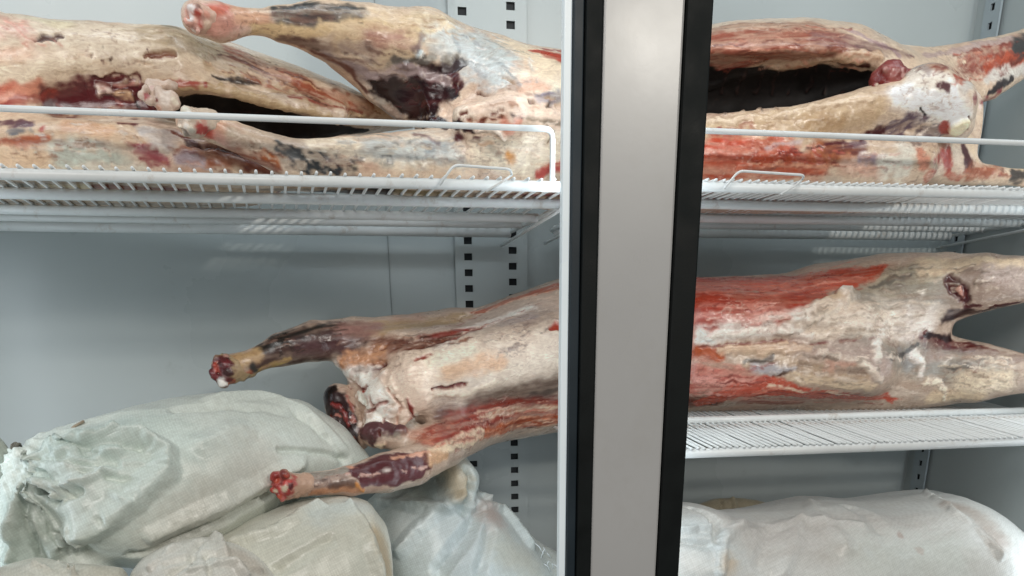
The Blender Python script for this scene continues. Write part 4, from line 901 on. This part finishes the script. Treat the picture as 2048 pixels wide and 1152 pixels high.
sA += fib([(0,150),(150,130),(330,135)], 24, 26, ['e0d6c4','b09c84','cdb9a2'], seed=45) + fib([(0,280),(140,285),(280,290)], 40, 60, ['d9c8b4','a88068','8a6a5c','c4c6be','b5a294'], seed=46) + fib([(280,280),(400,300),(540,330)], 34, 50, ['8f5a4a','c8b8b0','7a4038','a8a2a4','b98468'], seed=47) + fib([(120,60),(240,70),(340,80)], 20, 18, ['dcd2c0','b3a48c'], seed=48)
def knob(g):
    g.chain([(310,190,1.60,17),(332,205,1.592,19),(350,205,1.588,13)], 1, .008); g.chain([(302,172,1.61,11),(335,170,1.61,9),(350,172,1.615,8)], 1, .005); g.chain([(332,222,1.592,13)], 1, .005)
    for q in ((300,200,9),(318,182,8),(345,190,8),(340,215,7),(322,210,6),(285,192,8),(292,178,7)): g.chain([(q[0],q[1],1.585,q[2])], 1, .004)
    g.chain([(312,203,1.575,5)], 1, .003, '-')
klo, khi = around([(260,140,1.6),(400,260,1.6)], .05)
pA = [('bone_knob', klo, khi, knob, [([(330,195,16)], srgb('e3d3c6'), dict(s=.5,n=.5)),([(312,203,4)], srgb('7a3a30'), dict()),([(318,220,8)], srgb('cf9a82'), dict(n=.6)),([(352,205,10)], srgb('e4d8c4'), dict(s=.4)),
   ([(300,175,9)], srgb('d8b8ae'), dict(n=.6)),([(290,190,6)], srgb('a04c48'), dict(n=.8))], srgb('d6bfae'))]
lo, hi = around([(-220,-60,1.6),(850,360,1.9),(-220,360,1.9),(850,40,1.6)], .05)
lo[1] = 1.515; hi[1] = 2.06; lo[2] = ZC + .2185
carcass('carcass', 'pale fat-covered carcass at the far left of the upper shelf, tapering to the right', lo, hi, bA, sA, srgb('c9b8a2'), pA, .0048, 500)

# ------------------------------------------------------------------ sacks
SK = dict(base=srgb('d6ddd6'), light=srgb('dfe8e4'), cool=srgb('c3cfd0'), warm=srgb('c9bda8'), grey=srgb('a3aaa6'), dk=srgb('7d837c'))
def sack(label, lo, hi, build, strokes, base, seed, radial=None, h=.0062, wr=.004, name='woven_sack', cat='sack', parts=()):
    F_ = Field(lo, hi, h); build(F_); V, Q = F_.mesh(); V = neighbours_smooth(V, Q, 4, .5); V, Q = subdivide(V, Q); V = neighbours_smooth(V, Q, 2, .5)
    N = normals(V, Q)
    if radial:                                       # pleats running out from the tied neck
        for (px, py, Y, amp, reach, cnt) in radial:
            c = P(px, py, Y); d = V - c; R = np.linalg.norm(d, axis=1)
            u = d / np.maximum(R, 1e-6)[:, None]
            pl = fbm(u * cnt, seed + 3, 2); V = V + N * (amp * pl * (1 - sstep(reach * .3, reach, R)) * sstep(0, .05, R))[:, None]
    V = V + N * (wr * fbm(V * np.array([9, 9, 14]), seed + 9, 3) )[:, None]
    V, col, gl = sculpt(V, Q, base, strokes, seed, .004, (.0012, .0002), grow=1.35)
    ob = to_obj(name, V, Q, M['sack'], None, col, gl); tag(ob, label, cat, 'woven sacks at the bottom of the refrigerator'); return ob
def fold(pts, hgt=.008, c=None, a=1): return (pts, c, dict(h=hgt * 2.0, s=.95, n=.05, a=a, ridge=1))
ZB = ZF + .002

def b1(f):
    f.loft([(36,903,942,1.60,.022),(70,880,985,1.60,.055),(120,862,1060,1.61,.10),(200,840,1118,1.62,.15),(290,812,1142,1.65,.17),(380,795,1120,1.69,.18),(460,788,1075,1.72,.18),(540,786,1032,1.75,.16),
            (620,800,992,1.77,.13),(690,850,962,1.785,.09),(738,912,940,1.79,.05)], .02, 2.1)
    f.chain([(60,985,1.57,40),(120,1080,1.56,62),(150,1180,1.55,80)], .8, .03)
    f.chain([(40,930,1.57,22),(60,985,1.56,48),(70,1060,1.55,70),(60,1152,1.56,95)], .8, .03)
s1 = [
 ([(120,900,60),(300,880,80)], srgb('c2cfc8'), dict(s=.8)), ([(240,980,60),(330,900,60),(200,1040,50)], srgb('d9e3dc'), dict(s=.8,a=.8)),
 ([(420,1000,60),(330,1080,60),(520,930,60)], srgb('d0cdc2'), dict(s=.9,a=.7)),
 ([(60,1020,60),(60,1130,80)], srgb('b4beb6'), dict(s=.7)),
 fold([(60,925,8),(160,885,14),(280,872,16),(330,900,18),(330,940,22),(260,1000,24),(170,1060,26),(110,1095,18)], .012),
 fold([(75,930,7),(150,905,9),(240,905,10)], .007), fold([(80,945,6),(160,925,8),(230,925,9)], -.007),
 fold([(70,960,7),(120,975,8),(170,960,9),(205,945,8)], .009), fold([(75,980,8),(110,1010,9),(160,985,9)], -.009),
 fold([(60,970,6),(80,1020,9),(110,1060,8)], .010), fold([(50,975,6),(55,1040,8),(80,1110,10)], -.010), fold([(40,975,6),(30,1040,9),(20,1120,12)], .010),
 fold([(85,1030,6),(120,1070,7),(160,1100,6)], -.009),
 fold([(350,818,14),(450,812,16),(560,822,14)], -.004), fold([(420,800,16),(520,792,18),(600,818,20),(680,900,20)], .005),
 fold([(600,830,14),(650,870,16),(690,920,14)], -.006),
 fold([(300,1070,16),(420,1020,20),(520,970,18),(600,930,14)], .006), fold([(260,1110,10),(400,1060,12),(540,990,10)], -.006),
 fold([(560,900,6),(640,905,7),(690,915,6)], -.005), fold([(400,890,20),(480,860,26)], .005),
]
lo, hi = around([(-40,760,1.4),(780,1180,1.9),(780,760,1.9),(-40,1180,1.4)], .08); lo[1] = 1.38; hi[1] = 2.0
for k, (ex, ey, hh) in enumerate([(230,868,.005),(300,892,-.005),(330,930,.005),(270,965,-.005),(250,1000,.006),(200,1040,-.006),(170,1080,.006),(120,1100,-.006),(180,905,-.004),(220,940,.004)]):
    mx, my = 46 + (ex - 46) * .5, 925 + (ey - 925) * .42
    s1.append(fold([(52,925,3),(mx,my,5),(ex,ey,7)], hh))
S1 = sack('big pale sack lying on its side, knotted with cord at the far left', lo, hi, b1, s1, SK['base'], 11, [(40,925,1.60,.012,.30,5)])
# ruffled mouth of that sack beyond the knot, and the cord
def b1n(f):
    for k, (dx, dy) in enumerate([(-70,-60),(-85,-25),(-90,15),(-70,55),(-55,85)]):
        f.chain([(30,922,1.60,9),(30 + dx * .5, 922 + dy * .5,1.60 - .01 * (k % 2),15),(30 + dx, 922 + dy,1.59 + .015 * (k % 2),21)], .8, .008)
lo, hi = around([(-90,830,1.55),(60,1040,1.65)], .07)
F_ = Field(lo, hi, .004); b1n(F_); V, Q = F_.mesh(); V = neighbours_smooth(V, Q, 2, .5)
V, col, gl = sculpt(V, Q, srgb('a9b0a6'), [], 31, .004, (.0025, .0003)); to_obj('mouth', V, Q, M['sack'], S1, col, gl)
M['cord'] = paint_mat('cord', (.16, .15, .12), .8, .3, .4, 60); M['stick'] = paint_mat('stick', (.33, .27, .2), .7, .2, .3, 40)
ring = []
for k in range(26):
    t = k / 25 * 2 * math.pi * 2.6; c = P(34 + (k / 25 - .5) * 12, 923, 1.60); ring.append(c + np.array([.004 * math.sin(t), .026 * math.cos(t), .026 * math.sin(t)]))
tube('cord', ring, .0022, M['cord'], S1, 6)
tube('cord', [P(38,906,1.575), P(70,898,1.57), P(110,884,1.575), P(150,852,1.58), P(168,842,1.585)], .0021, M['stick'], S1, 6)
tube('cord', [P(36,940,1.57), P(20,955,1.565), P(-5,985,1.56)], .0018, M['cord'], S1, 6)
for o in S1.children: pass

def b2(f):
    f.loft([(400,1095,1260,1.58,.04),(450,1075,1330,1.58,.09),(530,1035,1400,1.59,.12),(620,1002,1430,1.60,.14),(700,988,1440,1.61,.14),(755,1003,1440,1.61,.12),(785,1050,1420,1.61,.07)], .02, 2.4)
s2 = [([(560,1100,70),(680,1080,80)], srgb('d3d3c6'), dict(s=.9)), ([(760,1080,26),(775,1140,26)], srgb('c2b093'), dict(s=.9)), ([(640,1030,30),(720,1010,24)], srgb('d2d8d2'), dict(s=.9)),
      fold([(460,1090,10),(560,1060,14),(640,1010,12)], .006), fold([(700,1010,10),(740,1080,14),(760,1150,14)], .006), fold([(560,1140,14),(660,1080,14)], -.005)]
lo, hi = around([(380,960,1.4),(820,1460,1.8)], .06); lo[1] = 1.40; hi[1] = 1.80
sack('cream sack bulging below the lower cut foreleg', lo, hi, b2, s2, srgb('d6d5c8'), 21)

def b3(f):
    f.loft([(270,1150,1300,1.47,.03),(310,1112,1360,1.47,.07),(360,1088,1380,1.47,.09),(430,1074,1390,1.48,.10),(490,1090,1380,1.48,.09),(535,1118,1350,1.48,.06),(565,1160,1300,1.48,.03)], .02, 2.2)
s3 = [([(400,1110,60)], srgb('d8d8d0'), dict(s=.9)), ([(470,1110,30),(520,1140,26)], srgb('c9c2b6'), dict(s=.9)), fold([(330,1130,8),(410,1105,10),(470,1120,9)], -.004), fold([(300,1140,7),(360,1095,8)], .005),
      fold([(380,1140,7),(440,1125,8),(520,1140,7)], .004), fold([(430,1078,8),(450,1110,10),(490,1150,12)], .007), fold([(400,1080,8),(380,1120,9),(340,1150,10)], -.006), fold([(420,1075,6),(415,1110,7),(420,1150,8)], -.005)]
lo, hi = around([(250,1050,1.36),(590,1420,1.6)], .05); lo[1] = 1.34; hi[1] = 1.62
sack('small rounded pale sack at the bottom edge, in front of the big knotted one', lo, hi, b3, s3, srgb('d8d6ce'), 41)

def b4(f):
    f.loft([(-40,1150,1300,1.42,.05),(40,1128,1340,1.42,.07),(90,1116,1340,1.42,.08),(150,1128,1340,1.42,.07),(210,1130,1330,1.42,.06),(285,1136,1320,1.44,.05)], .02, 2.2)
    rnd = random.Random(5)
    for k in range(13):
        x = 40 + k * 12; f.chain([(x,1150,1.40 + rnd.uniform(-.02,.02),7),(x + rnd.uniform(-6,6),1122 + abs(x - 95) * .12 + rnd.uniform(-8,8),1.40 + rnd.uniform(-.02,.02),rnd.uniform(3,5))], 1, .006)
lo, hi = around([(-60,1080,1.34),(230,1350,1.5)], .05); lo[1] = 1.32; hi[1] = 1.54
sack('ruffled sack mouth at the bottom left edge', lo, hi, b4, [([(90,1135,60)], srgb('d3d2c6'), dict(s=.9))], srgb('c9c6b8'), 51, h=.0055)

def b5(f):
    f.loft([(730,1020,1400,1.86,.06),(790,965,1420,1.86,.13),(850,935,1420,1.86,.16),(910,940,1420,1.86,.17),(965,978,1420,1.86,.17),(1030,1044,1420,1.86,.16),(1090,1092,1420,1.86,.14),(1160,1125,1400,1.86,.10)], .02, 2.2)
    f.chain([(870,925,1.80,18),(905,925,1.79,28),(925,960,1.77,32),(920,990,1.76,26)], 1, .02)
s5 = [([(820,1040,70),(880,1080,80),(1000,1110,80)], srgb('cdd5d5'), dict(s=.9)), ([(900,950,34),(925,975,26)], srgb('c2b49c'), dict(s=.8)), ([(820,960,40),(850,985,40)], srgb('8f958f'), dict(s=.9)),
      ([(985,1030,34)], srgb('c2b3ab'), dict(s=.9)), ([(1010,1100,40),(1060,1130,30)], srgb('cdcfc6'), dict(s=.9)),
      fold([(935,940,8),(945,985,10),(930,1020,12)], -.012), fold([(960,960,8),(975,1000,9)], .008), fold([(760,1005,10),(830,1010,12),(900,1020,10)], .008), fold([(800,1100,16),(880,1020,14),(930,990,10)], .008),
      fold([(880,1140,16),(940,1060,16),(960,1010,10)], -.010), fold([(930,1010,8),(1000,1020,8),(1060,1090,10)], .008), fold([(980,1060,12),(960,1140,12)], -.006)]
lo, hi = around([(700,890,1.66),(1180,1440,2.06)], .05); lo[1] = 1.64; hi[1] = 2.075
S5 = sack('bluish grey sack with a tan folded top behind the lower foreleg, left of the post', lo, hi, b5, s5, srgb('c6cecb'), 61)
# frayed threads at the edge of that sack
rnd = random.Random(9)
for k in range(8):
    x = rnd.uniform(1080, 1125); y = rnd.uniform(1095, 1150); a = rnd.uniform(-.9, .9); Yq = 1.70 + rnd.uniform(-.01, .01); l = rnd.uniform(12, 28)
    tube('thread', [P(x, y, Yq), P(x + l * .5 * math.sin(a), y - l * .55, Yq - .006), P(x + l * math.sin(a), y - l * .8, Yq - .004)], 0.0008, M['edge'], S5, 5)

def b6(f):
    f.loft([(1240,1030,1500,1.62,.12),(1330,1012,1500,1.64,.16),(1385,1012,1500,1.65,.17),(1435,1030,1500,1.68,.20),(1520,1024,1500,1.70,.22),(1620,1004,1500,1.72,.23),(1700,1010,1500,1.73,.23),(1790,992,1500,1.74,.23),(1850,986,1500,1.74,.23),
            (1900,1018,1500,1.73,.22),(1960,1072,1500,1.72,.21),(2010,1118,1500,1.70,.19),(2070,1180,1500,1.68,.14)], .02, 3.4)
s6 = [([(1500,1060,60),(1700,1060,70),(1850,1080,80)], srgb('d0cdc9'), dict(s=.9)), ([(1400,1060,40),(1440,1120,50)], srgb('d3dadb'), dict(s=.9)), ([(1750,1120,70),(1900,1120,60)], srgb('d9ddd8'), dict(s=.9)),
      ([(1900,1010,20),(2000,1085,22)], srgb('c2b8b0'), dict(s=.9)), ([(1455,1130,22)], srgb('cdc2b2'), dict(s=.9)), ([(1800,1068,6)], srgb('b39a90'), dict(n=1.,a=.6)), ([(1840,1100,7)], srgb('bba79c'), dict(n=1.,a=.5)),
      fold([(1380,1015,8),(1430,1040,10),(1440,1080,12)], -.010), fold([(1440,1150,10),(1445,1080,12),(1480,1050,12)], .008), fold([(1360,1060,8),(1420,1058,10)], .006), fold([(1365,1085,8),(1420,1090,10)], -.005),
      fold([(1620,1005,12),(1640,1040,18),(1690,1090,20)], .004), fold([(1700,1012,16),(1760,1060,24)], -.004), fold([(1520,1130,18),(1540,1060,20)], -.004), fold([(1560,1150,16),(1590,1080,20),(1600,1040,16)], .004), fold([(1850,988,8),(1910,1030,10),(2000,1110,10)], .006), fold([(1750,1100,20),(1900,1060,24)], -.003), fold([(1480,1060,14),(1600,1040,16),(1720,1050,14)], .003)]
lo, hi = around([(1230,960,1.4),(2120,1520,2.0)], .06); lo[1] = 1.42; hi[1] = 2.03; lo[2] = ZB
sack('broad flat white sack filling the bottom right below the lower shelf', lo, hi, b6, s6, srgb('dddedb'), 71)
def b7(f):
    f.loft([(1380,1012,1200,2.02,.03),(1420,998,1250,2.02,.05),(1470,996,1260,2.02,.05),(1520,1005,1260,2.02,.05),(1560,1030,1200,2.02,.03)], .02, 2.2)
lo, hi = around([(1350,960,1.95),(1600,1280,2.08)], .05); hi[1] = 2.09
sack('dull beige sack top peeking out behind the flat white sack', lo, hi, b7, [fold([(1440,1000,5),(1445,1030,6)], -.006), fold([(1465,1000,5),(1470,1030,6)], .006)], srgb('a59a84'), 81)
